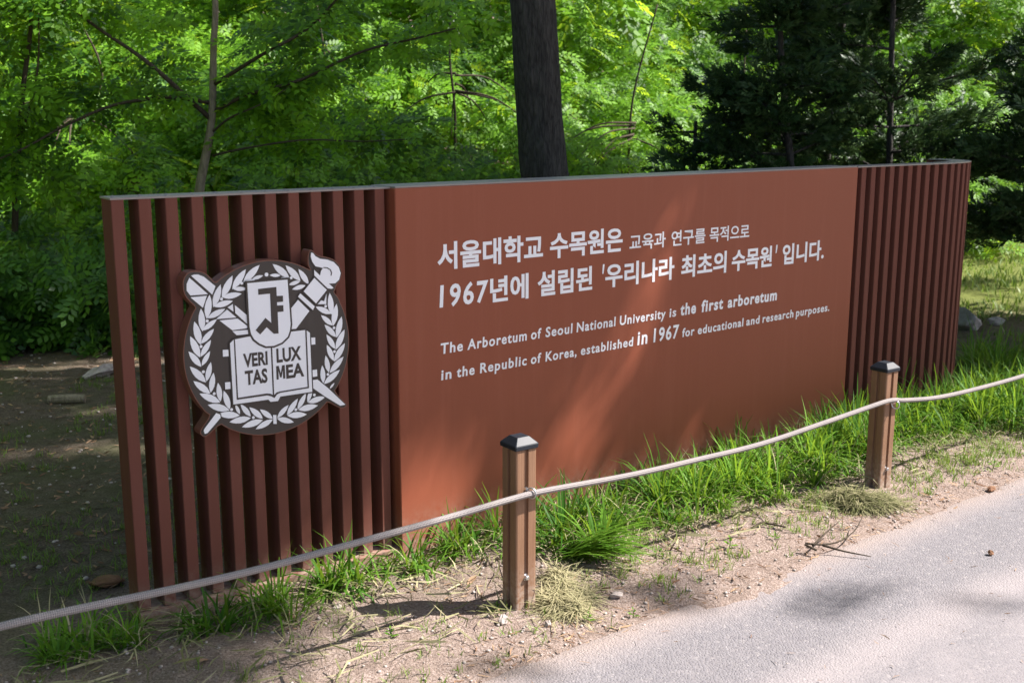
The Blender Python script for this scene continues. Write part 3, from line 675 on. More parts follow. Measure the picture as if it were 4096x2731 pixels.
# a flattened swathe by the first post
parts = []
n = 110; px = rng.normal(.20, .035, n); py = rng.normal(3.86, .03, n)
parts.append(blades(np.stack([px, py, gz(px, py)], -1), rng.normal(-.35, .22, n), rng.uniform(.75, 1.15, n), rng.uniform(.22, .36, n), np.full(n, .008), rng.uniform(.4, 1, n), 4, .55))
V, Q, A = cat(parts); o = link('grass_clump', big_mesh('grass_clump', V, Q, M['grass'], A), (0,0,0)); tag(o, 'long grass clump combed flat beside the post before the panel', 'grass', kind='stuff')
# short sparse weeds of grass on the verge and behind the wall
parts = []
def low(n, xr, yr, cond, ll=(.015,.05), mask_scale=2.5, thr=.5, bias=.5):
    x = rng.uniform(*xr, n); y = rng.uniform(*yr, n); k = (fbm(x*mask_scale, y*mask_scale, 21, 4) > thr) & cond(x, y)
    x, y = x[k], y[k]; m = len(x); rep = 7; x = np.repeat(x, rep)+rng.normal(0, .010, m*rep); y = np.repeat(y, rep)+rng.normal(0, .010, m*rep)
    N = len(x); return blades(np.stack([x, y, gz(x, y)-.002], -1), rng.uniform(0, 6.28, N), np.abs(rng.normal(.5, .35, N)), rng.uniform(*ll, N), rng.uniform(.0022, .0045, N), np.clip(rng.normal(bias, .25, N), 0, 1), 2, .8)
parts.append(low(2600, (-2, 4), (2.6, 6.5), lambda x, y: (road_d(x, y) < -.06) & (wall_dist(x, y) > .02), thr=.50, bias=.6))
parts.append(low(5200, (0.25, 4.2), (3.6, 6.6), lambda x, y: (road_d(x, y) < -.16) & (wall_dist(x, y) > .2), (.015,.055), 3.2, .47, .85))
parts.append(low(2600, (2.0, 4.4), (4.7, 7.0), lambda x, y: (road_d(x, y) < -.22), (.02,.07), 2.2, .40, .85))
parts.append(low(9000, (-4.6, 1.5), (3.4, 8.8), lambda x, y: wall_dist(x, y) < -.2, (.02,.055), 1.6, .53, .5))
V, Q, A = cat(parts); o = link('sparse_grass', big_mesh('sparse_grass', V, Q, M['lawn'], A), (0,0,0)); tag(o, 'thin patches of short grass on the bare soil', 'grass', kind='stuff')
# lawn beyond the curved end
n = 24000; x = rng.uniform(1.8, 10, n); y = rng.uniform(7.0, 19, n); k = fbm(x*.8, y*.8, 31, 3) > .30; k &= (y > 8.6) | (fbm(x*1.5, y*1.5, 5, 3) > .5); x, y = x[k], y[k]; n = len(x)
V, Q, A = blades(np.stack([x, y, gz(x, y)-.01], -1), rng.uniform(0, 6.28, n), np.abs(rng.normal(.3, .25, n)), rng.uniform(.04, .13, n), rng.uniform(.008, .018, n), np.clip(rng.normal(.5, .3, n), 0, 1), 2, .9)
o = link('lawn_grass', big_mesh('lawn_grass', V, Q, M['lawn'], A), (0,0,0)); tag(o, 'sunlit lawn grass beyond the curved end of the sign', 'grass', kind='stuff')
# tall pale grass on the left bank
n = 7000; x = rng.uniform(-7.5, -1.5, n); y = rng.uniform(9.6, 13.5, n)
V, Q, A = blades(np.stack([x, y, gz(x, y)-.01], -1), rng.uniform(0, 6.28, n), np.abs(rng.normal(.3, .25, n)), rng.uniform(.15, .45, n), rng.uniform(.012, .022, n), np.clip(rng.normal(.8, .3, n), 0, 1), 2, .9)
o = link('bank_grass', big_mesh('bank_grass', V, Q, M['lawn'], A), (0,0,0)); tag(o, 'tall pale grass on the sunny bank behind the emblem end', 'grass', kind='stuff')
# needle and straw litter, gravel
def flakes(n, xr, yr, cond, ll, ww, mat, name, label, catg, zoff=.003):
    x = rng.uniform(*xr, n); y = rng.uniform(*yr, n); k = cond(x, y); x, y = x[k], y[k]; n = len(x)
    az = rng.uniform(0, 6.28, n); l = rng.uniform(*ll, n); w_ = rng.uniform(*ww, n); tl = rng.normal(0, .18, n)
    c, s = np.cos(az), np.sin(az); z = gz(x, y)+zoff
    d = np.stack([c*l/2, s*l/2, tl*l/2], -1); q = np.stack([-s*w_/2, c*w_/2, rng.normal(0, .3, n)*w_], -1); P = np.stack([x, y, z+np.abs(tl)*l/2], -1)
    bow = np.stack([-s, c, 0*s], -1)*(rng.normal(0, .12, n)*l)[:,None]
    V = np.stack([P-d-q*.6, P+bow-q, P+d, P+bow+q, P-d+q*.6], 1).reshape(-1, 3); b = np.arange(n)[:,None]*5
    Q = np.concatenate([b+np.array([[0,1,3,4]]), b+np.array([[1,2,2,3]])[:,[0,1,3,3]]], 0)
    Q = (b+np.array([[0,1,3,4]])); T = b+np.array([[1,2,3]]); 
    Qa = np.concatenate([Q, np.concatenate([T, T[:,-1:]], 1)], 0)
    m = bpy.data.meshes.new(name); m.from_pydata(V.tolist(), [], [tuple(r) for r in Q.tolist()]+[tuple(r) for r in T.tolist()])
    at = m.attributes.new('var', 'FLOAT', 'POINT'); at.data.foreach_set('value', np.repeat(rng.uniform(0, 1, n), 5).astype(np.float32)); m.materials.append(mat)
    o = link(name, m, (0,0,0)); tag(o, label, catg, kind='stuff'); return o
vf = lambda x, y: (wall_dist(x, y) > .03) & (road_d(x, y) < .03) & (fbm(x*3, y*3, 17, 4) > .40)
flakes(17000, (-1.9, 3.8), (2.5, 6.4), vf, (.012,.05), (.002,.005), M['litter'], 'needle_litter', 'brown needles and straw scattered over the verge soil', 'litter')
flakes(7000, (-1.9, 3.4), (2.7, 6.2), lambda x, y: (wall_dist(x, y) > .02) & (wall_dist(x, y) < .72) & (road_d(x, y) < -.1), (.05,.18), (.003,.007), M['hay'], 'straw_litter', 'dry straw lying between the grass clumps', 'straw', .012)
flakes(500, (-.2, 4), (2.4, 5.4), lambda x, y: road_d(x, y) > .02, (.015,.05), (.0015,.003), M['litter'], 'road_litter', 'odd brown needles lying on the asphalt', 'litter', .036)
flakes(9000, (-4.5, 2.5), (3.6, 9), lambda x, y: wall_dist(x, y) < -.15, (.012,.05), (.003,.010), M['litter'], 'leaf_litter', 'leaf crumbs scattered on the shaded soil behind the sign', 'litter')
ico_v = None
def pebble_verts(seed, n=1):
    r = np.random.default_rng(seed); t = (1+5**.5)/2
    V = np.array([(-1,t,0),(1,t,0),(-1,-t,0),(1,-t,0),(0,-1,t),(0,1,t),(0,-1,-t),(0,1,-t),(t,0,-1),(t,0,1),(-t,0,-1),(-t,0,1)], float); V /= np.linalg.norm(V[0])
    F = [(0,11,5),(0,5,1),(0,1,7),(0,7,10),(0,10,11),(1,5,9),(5,11,4),(11,10,2),(10,7,6),(7,1,8),(3,9,4),(3,4,2),(3,2,6),(3,6,8),(3,8,9),(4,9,5),(2,4,11),(6,2,10),(8,6,7),(9,8,1)]
    for _ in range(n):
        mid = {}; F2 = []; V = list(V)
        def m_(a_, b_):
            k = (min(a_, b_), max(a_, b_))
            if k not in mid: v = (np.array(V[a_])+np.array(V[b_])); V.append(v/np.linalg.norm(v)); mid[k] = len(V)-1
            return mid[k]
        for a_, b_, c_ in F: x1, y1, z1 = m_(a_, b_), m_(b_, c_), m_(c_, a_); F2 += [(a_,x1,z1),(b_,y1,x1),(c_,z1,y1),(x1,y1,z1)]
        F = F2; V = np.array(V)
    for _ in range(7):                               # chip flat facets off it
        d = r.normal(size=3); d /= np.linalg.norm(d); h = r.uniform(.55, .85); k = V@d; V = V - np.maximum(0, k-h)[:,None]*d
    V = V*(1+r.normal(0, .03, (len(V), 1))); return V, F
Vp, Fp = pebble_verts(1, 0); Fp = np.array(Fp)
def gravel(n, xr, yr, cond, size, name, label, mat, thr=0.):
    x = rng.uniform(*xr, n); y = rng.uniform(*yr, n); k = cond(x, y); x, y = x[k], y[k]; n = len(x)
    s = size[0]*(rng.uniform(0, 1, n)**3*(size[1]/size[0]-1)+1); az = rng.uniform(0, 6.28, n); c, s_ = np.cos(az), np.sin(az)
    W = Vp[None]*s[:,None,None]*np.array([1,.8,.55]); X_ = W[...,0]*c[:,None]-W[...,1]*s_[:,None]; Y_ = W[...,0]*s_[:,None]+W[...,1]*c[:,None]
    z0 = np.where(road_d(x, y) > .1, .012, gz(x, y)+.002)
    V = np.stack([X_+x[:,None], Y_+y[:,None], W[...,2]+z0[:,None]], -1).reshape(-1, 3); Q = (np.arange(n)[:,None,None]*12+Fp[None]).reshape(-1, 3)
    o = link(name, big_mesh(name, V, Q, mat, smooth=False), (0,0,0)); tag(o, label, 'gravel', kind='stuff')
gravel(9000, (-1.9, 3.8), (2.5, 6), lambda x, y: (wall_dist(x, y) > .05) & (road_d(x, y) < .05), (.0025,.011), 'verge_gravel', 'small grit on the sandy verge', M['stone'])
gravel(260, (-.2, 4), (2.4, 5.5), lambda x, y: road_d(x, y) > .05, (.002,.006), 'road_grit', 'loose grit on the asphalt', M['stone'])
gravel(3200, (-4.6, 2.5), (3.6, 9), lambda x, y: wall_dist(x, y) < -.15, (.003,.017), 'back_gravel', 'stones and grit in the shaded soil behind the sign', M['stone'])

# ---- single stones
def stone(x, y, s, label, seed, mat='stone', sink=.3, group=None):
    V, F = pebble_verts(seed, 2); r8 = np.random.default_rng(seed); V = V*(1+.10*np.sin(V@r8.normal(0, 3, 3)+seed)+.06*np.sin(V@r8.normal(0, 6, 3)))[:,None]; W = V*np.array(s); W = W@np.array(Matrix.Rotation(seed*1.3, 3, 'Z')).T
    z = float(gz(np.array([x]), np.array([y]))[0]) if road_d(x, y) < .1 else .004
    o = link('stone', mesh('stone', W+np.array([0,0,s[2]*(1-sink)]), F, M[mat], False), (x, y, z)); tag(o, label, 'stone', group); return o
stone(-.03, 3.335, (.019,.016,.018), 'pale fist-like stone just before the foot of the post by the panel', 3)
stone(.115, 3.325, (.013,.012,.012), 'small pinkish block stone between the cut grass and the road', 4)
stone(.36, 3.55, (.026,.02,.012), 'flat grey stone in the soil below the combed grass clump', 5)
stone(1.79, 3.90, (.013,.011,.010), 'small dark round stone lying on the open asphalt', 6, 'rock_red', .1)
stone(2.52, 5.0, (.022,.02,.018), 'tan rounded stone at the grassy edge past the far rope post', 7)
stone(2.10, 4.62, (.024,.018,.012), 'small brown stone on the pale soil right of the far post', 8, 'rock_red')
stone(2.75, 4.95, (.09,.05,.022), 'low pale lump of broken concrete at the road edge', 9)
stone(-1.42, 3.62, (.06,.04,.022), 'rusty red stone behind the first slat', 10, 'rock_red')
stone(3.55, 8.5, (.17,.11,.09), 'big pale rock on the lawn behind the curved end', 11)
stone(3.80, 8.55, (.07,.05,.035), 'smaller grey rock beside the big pale rock', 12)
stone(-2.62, 6.85, (.15,.06,.045), 'long pale rock at the edge of the dark shrubs', 13)
stone(-2.32, 6.9, (.06,.05,.05), 'short upright rock near the dark shrubs', 14)
stone(-2.98, 5.95, (.06,.05,.03), 'pale flat stone alone on the shaded soil', 15)
stone(-3.3, 5.75, (.07,.05,.03), 'blue grey flat stone on the shaded soil', 16)
stone(-1.18, 3.16, (.020,.016,.010), 'pinkish pebble under the rope before the first slats', 17)
stone(-.58, 3.43, (.022,.014,.010), 'pale pebble among the grass by the slats', 18)
# small logs
for i, (x, y, l, r, az, lab) in enumerate([(-2.55,6.15,.20,.026,.15,'short cut log lying on the soil behind the emblem end'), (-1.95,6.3,.16,.022,-.3,'stubby cut log seen between the slats')]):
    z = float(gz(np.array([x]), np.array([y]))[0]); V, F = tube([(x-l/2*math.cos(az), y-l/2*math.sin(az), z+r*.8), (x, y, z+r*.9), (x+l/2*math.cos(az), y+l/2*math.sin(az), z+r*.8)], [r, r*1.05, r*.95], 10)
    tag(add('log', V, F, M['bark_pale'], None, False), lab, 'log')
# ---- twig on the road's edge
tw = [[(1.14,3.90,.02),(1.10,3.93,.035),(1.17,3.93,.03),(1.25,3.97,.03),(1.33,4.05,.045),(1.39,4.16,.06)], [(1.13,3.92,.03),(1.2,4.0,.05),(1.28,4.10,.06)], [(1.17,3.93,.028),(1.24,3.89,.02),(1.33,3.86,.012)]]
V, F = join([tube(curve_pts([(x, y, z+.003) for x, y, z in c], 14), np.linspace(.0048, .0018, 14), 6) for c in tw])
tag(add('twig', V, F, M['bark_twig'], None, True), 'forked brown twig lying where the soil meets the asphalt', 'twig')
V, F = tube(curve_pts([(.95,4.16,.01),(1.0,4.20,.02),(1.03,4.20,.015),(1.09,4.17,.012)], 12), .004, 6); tag(add('twig', V, F, M['bark_twig'], None, True), 'short bent stick on the weedy soil', 'twig')
# ---- dead leaves
def dead_leaf(x, y, s, seed, label):
    r = np.random.default_rng(seed); V = []; F = []; n = 6
    for i in range(n+1):
        u = i/n; wdt = math.sin(math.pi*min(1, u*.96+.02))**.8*.42
        for j in (-1, 0, 1): V.append((u-.5, j*wdt*.5, .22*abs(j)*wdt+.12*math.sin(u*3+seed)+r.normal(0, .02)))
    for i in range(n):
        for j in range(2): F.append((i*3+j, (i+1)*3+j, (i+1)*3+j+1, i*3+j+1))
    W = np.array(V)*s; W = W@np.array(Matrix.Rotation(seed*2.1, 3, 'Z')).T; z = float(gz(np.array([x]), np.array([y]))[0])
    m = mesh('dead_leaf', W+np.array([0,0,s*.12]), F, M['deadleaf'], True); at = m.attributes.new('var', 'FLOAT', 'POINT'); at.data.foreach_set('value', np.full(len(V), r.uniform(.2, 1), np.float32))
    tag(link('dead_leaf', m, (x, y, z)), label, 'leaf')
for a_ in [(.43,3.98,.06,1,'curled tan leaf at the edge of the grass left of the twig'), (-.14,3.66,.06,2,'brown curled leaf just behind the post by the panel'), (.72,4.16,.05,3,'pale dry leaf under the grass tips before the panel'),
           (-.72,3.38,.06,4,'dry brown leaf in the grass before the slats'), (-.92,3.05,.05,5,'flat brown leaf on the bare soil at the slatted end'), (-1.7,5.0,.09,6,'brown leaf on the shaded soil behind the sign')]: dead_leaf(*a_)
# ---- seedlings
def seedling(x, y, s, seed, label):
    r = np.random.default_rng(seed); root = link('weed_seedling', None, (x, y, float(gz(np.array([x]), np.array([y]))[0]))); tag(root, label, 'weed', 'small broadleaf weeds on the verge')
    n = 7; base = WO[root.name]
    V, F = tube([base+Vector((0,0,-.005)), base+Vector((.002,0,s*.5)), base+Vector((.004,.002,s*.9))], .0012, 5); mm = add('stem', V, F, M['grass'], root, origin=tuple(base)); 
    for k in range(n):
        a_ = k*2.4+r.uniform(-.3, .3); z = s*(.15+.75*k/n); l = s*(.75-.45*k/n); el = .25+.5*k/n
        d = Vector((math.cos(a_)*math.cos(el), math.sin(a_)*math.cos(el), math.sin(el))); q = Vector((-math.sin(a_), math.cos(a_), 0)); p = base+Vector((0,0,z))
        Vl = [p, p+d*l*.35+q*l*.2, p+d*l*.7+q*l*.17-Vector((0,0,l*.03)), p+d*l-Vector((0,0,l*.12)), p+d*l*.7-q*l*.17-Vector((0,0,l*.03)), p+d*l*.35-q*l*.2, p+d*l*.5-Vector((0,0,l*.04))]
        o = add('leaf', Vl, [(0,1,6),(1,2,6),(2,3,6),(3,4,6),(4,5,6),(5,0,6)], M['grass'], root, origin=tuple(p)); at = o.data.attributes.new('var', 'FLOAT', 'POINT'); at.data.foreach_set('value', np.full(7, r.uniform(.3, 1), np.float32))
for a_ in [(.83,3.98,.05,1,'pointed yellow green weed on the soil between grass and twig'), (.55,3.90,.04,2,'low weed with rounded leaves before the combed grass clump'), (.40,3.40,.035,3,'weed of broad leaves low on the pale soil by the asphalt'),
           (-.38,3.22,.04,4,'star shaped weed alone on the bare soil left of the post'), (-.05,3.43,.03,5,'tiny bright weed at the foot of the post by the panel'), (-.98,3.24,.06,6,'weed with round leaves climbing by the second slat'),
           (.25,3.36,.035,7,'tiny weed near the cut grass heap'), (2.25,4.95,.05,8,'leafy weed right of the far rope post'), (1.02,4.06,.035,9,'small weed behind the forked twig')]: seedling(*a_)
# ---- heaps of cut grass
def heap(x0, y0, rx, ry, h, n, label, bias, az0=0.):
    k = 9; qx = rng.normal(0, .5, k)*rx; qy = rng.normal(0, .5, k)*ry; hh = rng.uniform(.4, 1, k)*h; rr = rng.uniform(.3, .6, k); i = rng.integers(0, k, n)
    a_ = rng.uniform(0, 6.28, n); q = np.abs(rng.normal(0, .75, n)); x = x0+qx[i]+rx*rr[i]*q*np.cos(a_); y = y0+qy[i]+ry*rr[i]*q*np.sin(a_); az = a_+rng.normal(0, 2.5, n)
    z = gz(x, y)+hh[i]*np.exp(-q**2*1.2)*rng.uniform(.3, 1, n)
    V, Q, A = blades(np.stack([x, y, z], -1), az, np.clip(rng.normal(1.5, .25, n), .7, 2.0), rng.uniform(.03, .12, n), rng.uniform(.0018, .004, n), np.clip(rng.normal(bias, .3, n), 0, 1), 4, .35)
    V[:,2] = np.maximum(V[:,2], ground_z(V[:,0], V[:,1])+.001)
    o = link('cut_grass_heap', big_mesh('cut_grass_heap', V-np.array([x0, y0, 0]), Q, M['hay'], A), (x0, y0, 0)); tag(o, label, 'cut grass', kind='thing')
heap(.165, 3.50, .08, .13, .05, 2000, 'pale dry heap of cut grass against the post by the panel', .8)
heap(1.46, 4.46, .24, .10, .065, 3600, 'wide heap of cut grass at the foot of the far post', .25)

# ------------------------------------------------------------------ trees and shrubs
SPR = spray_template(); SPR_S = spray_template(9); TWG = twig_template()
def crown(name, V, Q, A, mat, parent):
    base = np.array(WO[parent.name]); return link(name, big_mesh(name, V-base, Q, mat, A), WO[parent.name], parent)
# the big dark trunk right behind the sign, and its high crown
dark = empty('shade_tree', (.34, 7.2, 0), 'big dark furrowed tree trunk right behind the terracotta panel', 'tree')
tp = [(.37,7.2,-.1),(.33,7.2,.3),(.28,7.2,.8),(.20,7.2,1.3),(.165,7.2,1.8),(.12,7.2,2.4),(.05,7.25,3.2),(.1,7.3,4.2),(.3,7.4,5.2),(.5,7.4,6.3)]
tr = curve_pts(tp, 46); rad = np.interp(tr[:,2], [-.1,.3,.8,1.3,2.4,4.5,6.3], [.24,.185,.16,.148,.147,.12,.08])
V, F = tube(tr, rad, 28); V = np.array(V); 
ang_ = np.arctan2(V[:,1]-7.2, V[:,0]-.2); V[:,:2] += (np.stack([np.cos(ang_), np.sin(ang_)], -1))*((fbm(ang_*5+20, V[:,2]*2.2, 3, 4)-.47)*.035)[:,None]
add('trunk', V, F, M['bark_dark'], dark, True)
# where the crown's shade falls: probability of leaves, by the ground point its shadow reaches
def shade(gx_, gy_):
    wob = (fbm(gx_*1.7, gy_*1.7, 41, 4)-.47); x, y = gx_+wob*.35, gy_-wob*.3
    along = (x-PLp[0])*uP[0]+(y-PLp[1])*uP[1]; d = (x-PLp[0])*nP[0]+(y-PLp[1])*nP[1]    # d>0 in front of the wall line
    p = np.zeros_like(x)
    # behind the wall line everything is in the tree's shade as far as the bank
    p = np.maximum(p, smooth01((-d+.10)/.2)*(1-.12*smooth01((-d-.5)/.5))*smooth01((7.35-gy_)/.25))
    # conifers' corner
    p = np.maximum(p, smooth01((x+.3)/.6)*smooth01((y-6.3)/.6)*smooth01((9.1-gy_)/.4)*smooth01((5.6-x)/.7)*.95)
    p = np.maximum(p, .6*smooth01((x-2.6)/.6)*smooth01((y-8.6)/.5)*smooth01((11.8-y)/.8)*smooth01((7-x)/.7)*smooth01((fbm(x*.9, y*.9, 77, 2)-.32)/.1))
    # the verge at the emblem end
    p = np.maximum(p, smooth01((-.62-x+.15*(y-3))/.35)*smooth01((y-1.2)/.5)*.80)
    p = np.maximum(p, .48*smooth01((1.9-np.hypot((x-.84)/.34, (y-3.46)/.15))*.6)); p = np.maximum(p, .5*smooth01((1.7-np.hypot((x-1.2)/.5, (y-3.45)/.12))*.8)); p = np.maximum(p, 0.16*smooth01((road_d(x, y)+.5)/.3)*smooth01((.9-road_d(x, y))/.5)) 
    p = np.maximum(p, .78*smooth01((1.6-np.hypot((x-.34)/.30, (y-3.60)/.11))*.9))
    # windows of light on the panel and the feet of the slats
    for ex, ey, ea, eb, rot, k in LIGHTS:
        c, s_ = math.cos(rot), math.sin(rot); dx, dy = gx_-ex, gy_-ey; q = np.hypot((dx*c+dy*s_)/ea, (-dx*s_+dy*c)/eb)
        p *= 1-k*smooth01((1.3-q)/.4)
    return p
LIGHTS = [(-.26,4.73,.28,.065,-.70,1.),(-.02,4.50,.22,.09,-.75,.95),(-.36,4.60,.20,.06,-.7,.6),(.14,4.60,.18,.07,-.7,.7),(-.14,4.36,.20,.08,-.6,.85),(-.36,4.33,.22,.06,-.6,.6),(-.06,4.98,.16,.05,-.7,.6),(-.60,4.62,.16,.06,-.7,.5),(-.40,4.12,.16,.05,-.3,.6),(-.85,4.35,.14,.06,-.6,.4),(-.62,3.98,.12,.05,.2,.6),(-.95,3.58,.30,.07,.4,.95),(-.7,3.75,.12,.05,.2,.8),
          (4.2,9.9,1.0,.35,.1,.7),(4.0,8.9,.5,.12,.1,.7),(-3.2,7.0,.8,.25,.1,.7),(-1.9,5.3,.35,.14,.1,.7),(-4.0,6.0,.5,.2,.1,.6),(-2.3,6.0,.4,.12,.2,.7),(-2.6,5.1,.5,.1,.1,.7),(-2.2,7.3,.7,.2,.0,.7),(-2.9,4.3,.4,.1,.1,.6),(2.2,6.25,.1,.05,.5,.9)]
n = 52000
gx_ = rng.uniform(-4.8, 6.2, n); gy_ = rng.uniform(1.0, 11.2, n); pz = rng.uniform(6.5, 10.5, n)
caz = rng.uniform(0, 6.28, n); csc = rng.uniform(1.2, 2.0, n); lx, ly = .22*csc*np.cos(caz), .22*csc*np.sin(caz)
keep = (rng.uniform(0, 1, n) < shade(gx_, gy_)*(.55+.9*fbm(gx_*1.1, gy_*1.1, 51, 3))) & (rng.uniform(0, 1, n) < shade(gx_+lx, gy_+ly)) & (rng.uniform(0, 1, n) < shade(gx_+lx*.5, gy_+ly*.5))
gx_, gy_, pz, caz, csc = gx_[keep], gy_[keep], pz[keep], caz[keep], csc[keep]; cx = gx_+.88*pz; cyy = gy_+.10*pz; n = len(cx)
Vv, Qq, Aa = sprays(SPR_S, np.stack([cx, cyy, pz], -1), caz, rng.normal(-.1, .25, n), rng.normal(0, .45, n), csc, rng.uniform(0, 1, n))
crown('crown', Vv, Qq, Aa, M['leaf'], dark)
rp_ = random.Random(3)
for k in range(9):                                   # limbs that carry it
    tx, ty, tz = [(9,6.5,8.6),(7.5,5.4,8.2),(10,8.5,8.4),(6,6.5,8.8),(11,7,8.9),(4.5,6.2,8.1),(8.8,9.5,8),(5.2,8.2,8.5),(3.5,8.5,8.9)][k]
    s0 = (.2,7.35,4.6) if k % 2 else (.4,7.4,5.7)
    V, F = tube(curve_pts([s0, (s0[0]*.6+tx*.4, s0[1]*.6+ty*.4, s0[2]*.5+tz*.5+.2), (tx, ty, tz)], 12), np.linspace(.075, .02, 12), 8); add('limb', V, F, M['bark_dark'], dark, True)

# clumped leafy wood
def clump_sprays(C, Rr, n, flat=.55):
    """sprays on the shells of clumps; returns pos, azimuth (outward), var"""
    i = rng.integers(0, len(C), n); a_ = rng.uniform(0, 6.28, n); cz = rng.uniform(-.75, 1, n); rr = Rr[i]*rng.uniform(.45, 1.05, n)**.6
    s_ = np.sqrt(1-cz**2); P = C[i]+np.stack([np.cos(a_)*s_*rr, np.sin(a_)*s_*rr, cz*rr*flat], -1)
    return P, a_+rng.normal(0, .6, n), i
def stem_tree(name, label, pts, r0, branches, C, Rr, ns, bark='bark_twig', mat='leaf', group=None, scale=(.8,1.3), T=None):
    x, y = pts[0][:2]; root = empty(name, (x, y, float(gz(np.array([x]), np.array([y]))[0])), label, 'tree', group)
    P = curve_pts(pts, 26); V, F = tube(P, np.linspace(r0, r0*.45, 26), 10); add('trunk', V, F, M[bark], root, True)
    for b_ in branches:
        Pb = curve_pts(b_[:-1], 18); V, F = tube(Pb, np.linspace(b_[-1], b_[-1]*.35, 18), 7); add('branch', V, F, M[bark if b_[-1] > .03 else 'bark_twig'], root, True)
    if len(C):
        C = np.array(C, float); Rr = np.array(Rr, float); P, az, i = clump_sprays(C, Rr, ns); k = len(P); tone = rng.uniform(.2, .9, len(C))
        Vv, Qq, Aa = sprays(SPR if T is None else T, P, az, rng.normal(-.15, .28, k), rng.normal(0, .4, k), rng.uniform(*scale, k), np.clip(tone[i]+rng.normal(0, .15, k), 0, 1), .6)
        crown('crown', Vv, Qq, Aa, M[mat], root)
    return root
# the slim pale tree behind the emblem end
br = [[(-2.24,8.5,1.66),(-1.96,8.42,1.78),(-1.55,8.3,1.88),(-1.1,8.3,2.08),(-.68,8.2,2.17),(-.4,8.1,2.23),.016],
      [(-2.27,8.5,1.33),(-1.98,8.4,1.39),(-1.53,8.3,1.45),(-1.11,8.3,1.44),(-.7,8.2,1.46),.010],
      [(-2.27,8.5,1.60),(-2.58,8.3,1.94),(-2.77,8.3,2.09),(-2.98,8.3,2.23),(-3.31,8.3,2.47),(-3.6,8.2,2.6),.020],
      [(-2.27,8.5,1.72),(-2.5,8.35,1.76),(-2.70,8.3,1.74),(-2.96,8.3,1.69),(-3.26,8.2,1.55),(-3.53,8.1,1.39),(-3.8,8.0,1.27),.017],
      [(-2.24,8.5,1.85),(-1.82,8.3,2.06),(-1.5,8.3,2.23),(-1.27,8.3,2.44),(-1,8.3,2.7),.016],
      [(-2.27,8.5,1.5),(-2.1,8.4,1.61),(-1.84,8.3,1.71),(-1.6,8.3,1.85),.010]]
Cs = []; Rs = []
for b_ in br:
    for p in curve_pts(b_[:-1], 9)[2:]: Cs.append(p+rng.normal(0, .06, 3)+np.array([0,.27,.05])); Rs.append(.2)
Cs += [(-3.3,8.6,1.75),(-3.0,8.5,1.35),(-2.2,8.7,3.6),(-1.6,8.6,3.4)]; Rs += [.3,.3,.4,.4]
stem_tree('slim_tree', 'slim pale barked tree with spreading branches behind the emblem end', [(-2.46,8.5,.0),(-2.42,8.5,.8),(-2.38,8.5,1.09),(-2.34,8.5,1.26),(-2.28,8.5,1.5),(-2.25,8.5,1.72),(-2.22,8.5,2.15),(-2.19,8.5,2.5),(-2.2,8.5,3.6)], .042, br, Cs, Rs, 1250, 'bark_pale', scale=(.7,1.1))
# thin dark stems at the left edge of the wood
stem_tree('thin_tree', 'thin dark stemmed sapling where the wood begins past the emblem end', [(-3.85,8.4,0),(-3.75,8.4,1.0),(-3.69,8.4,1.42),(-3.62,8.4,1.83),(-3.55,8.4,2.14),(-3.5,8.4,2.44),(-3.4,8.4,3.2)], .026,
          [[(-3.7,8.4,1.4),(-3.5,8.3,1.8),(-3.44,8.3,2.1),(-3.42,8.3,2.4),.012]], [(-3.9,8.5,2.2),(-3.6,8.3,1.8),(-3.3,8.4,2.5),(-4.1,8.4,1.5),(-3.7,8.3,1.2),(-3.5,8.5,3.1)], [.35,.3,.35,.4,.3,.5], 700)
# the wood on the bank: clumps shared out among trees
nC = 980
Cx = rng.uniform(-1, 1, nC); Cd = rng.uniform(0, 1, nC)**1.15*6.0
def y_start(x): return 9.3+.7*smooth01((x+1.8)/1.0)+2.9*smooth01((x-.9)/2.2)
Cx = Cx*(9.5*.60+Cd*.62); Cy = y_start(Cx)+Cd
top = np.where(Cx > 2.2, .9, .75)+.50*Cd; base = np.maximum(ground_z(Cx, Cy, False), 0)
Rr = rng.uniform(.24, .50, nC); Czz = top-rng.uniform(0, 1, nC)**1.4*np.minimum(top-base, 1.2)
kp = ~((Cx < -1.6) & (Cd < 1.6)) | (rng.uniform(0, 1, nC) < .45); Cx, Cy, Czz, Rr = Cx[kp], Cy[kp], Czz[kp], Rr[kp]
C = np.stack([Cx, Cy, Czz], -1)
trunks = [(-6.5,11.5,'leafy wood tree farthest out past the emblem end'),(-4.2,11,'leafy tree over the bright bank past the emblem end'),(-2.0,12.3,'leafy tree close behind the slim pale tree'),(-.6,11.6,'bright leafy tree between the slim tree and the dark trunk'),
          (1.25,11.9,'bright leafy tree just right of the dark trunk'),(2.6,13.2,'leafy tree seen through the gaps of the first conifer'),(4.6,14.2,'leafy tree seen above the curved end between conifers'),(6.8,13.8,'bright leafy tree at the far side of the lawn'),(9.3,13.5,'leafy tree beyond the conifers over the lawn')]
T2 = np.array([t[:2] for t in trunks]); own = np.argmin(((C[:,None,:2]-T2[None])**2).sum(-1), 1)
far = np.sqrt(((C[:,:2]-T2[own])**2).sum(-1))
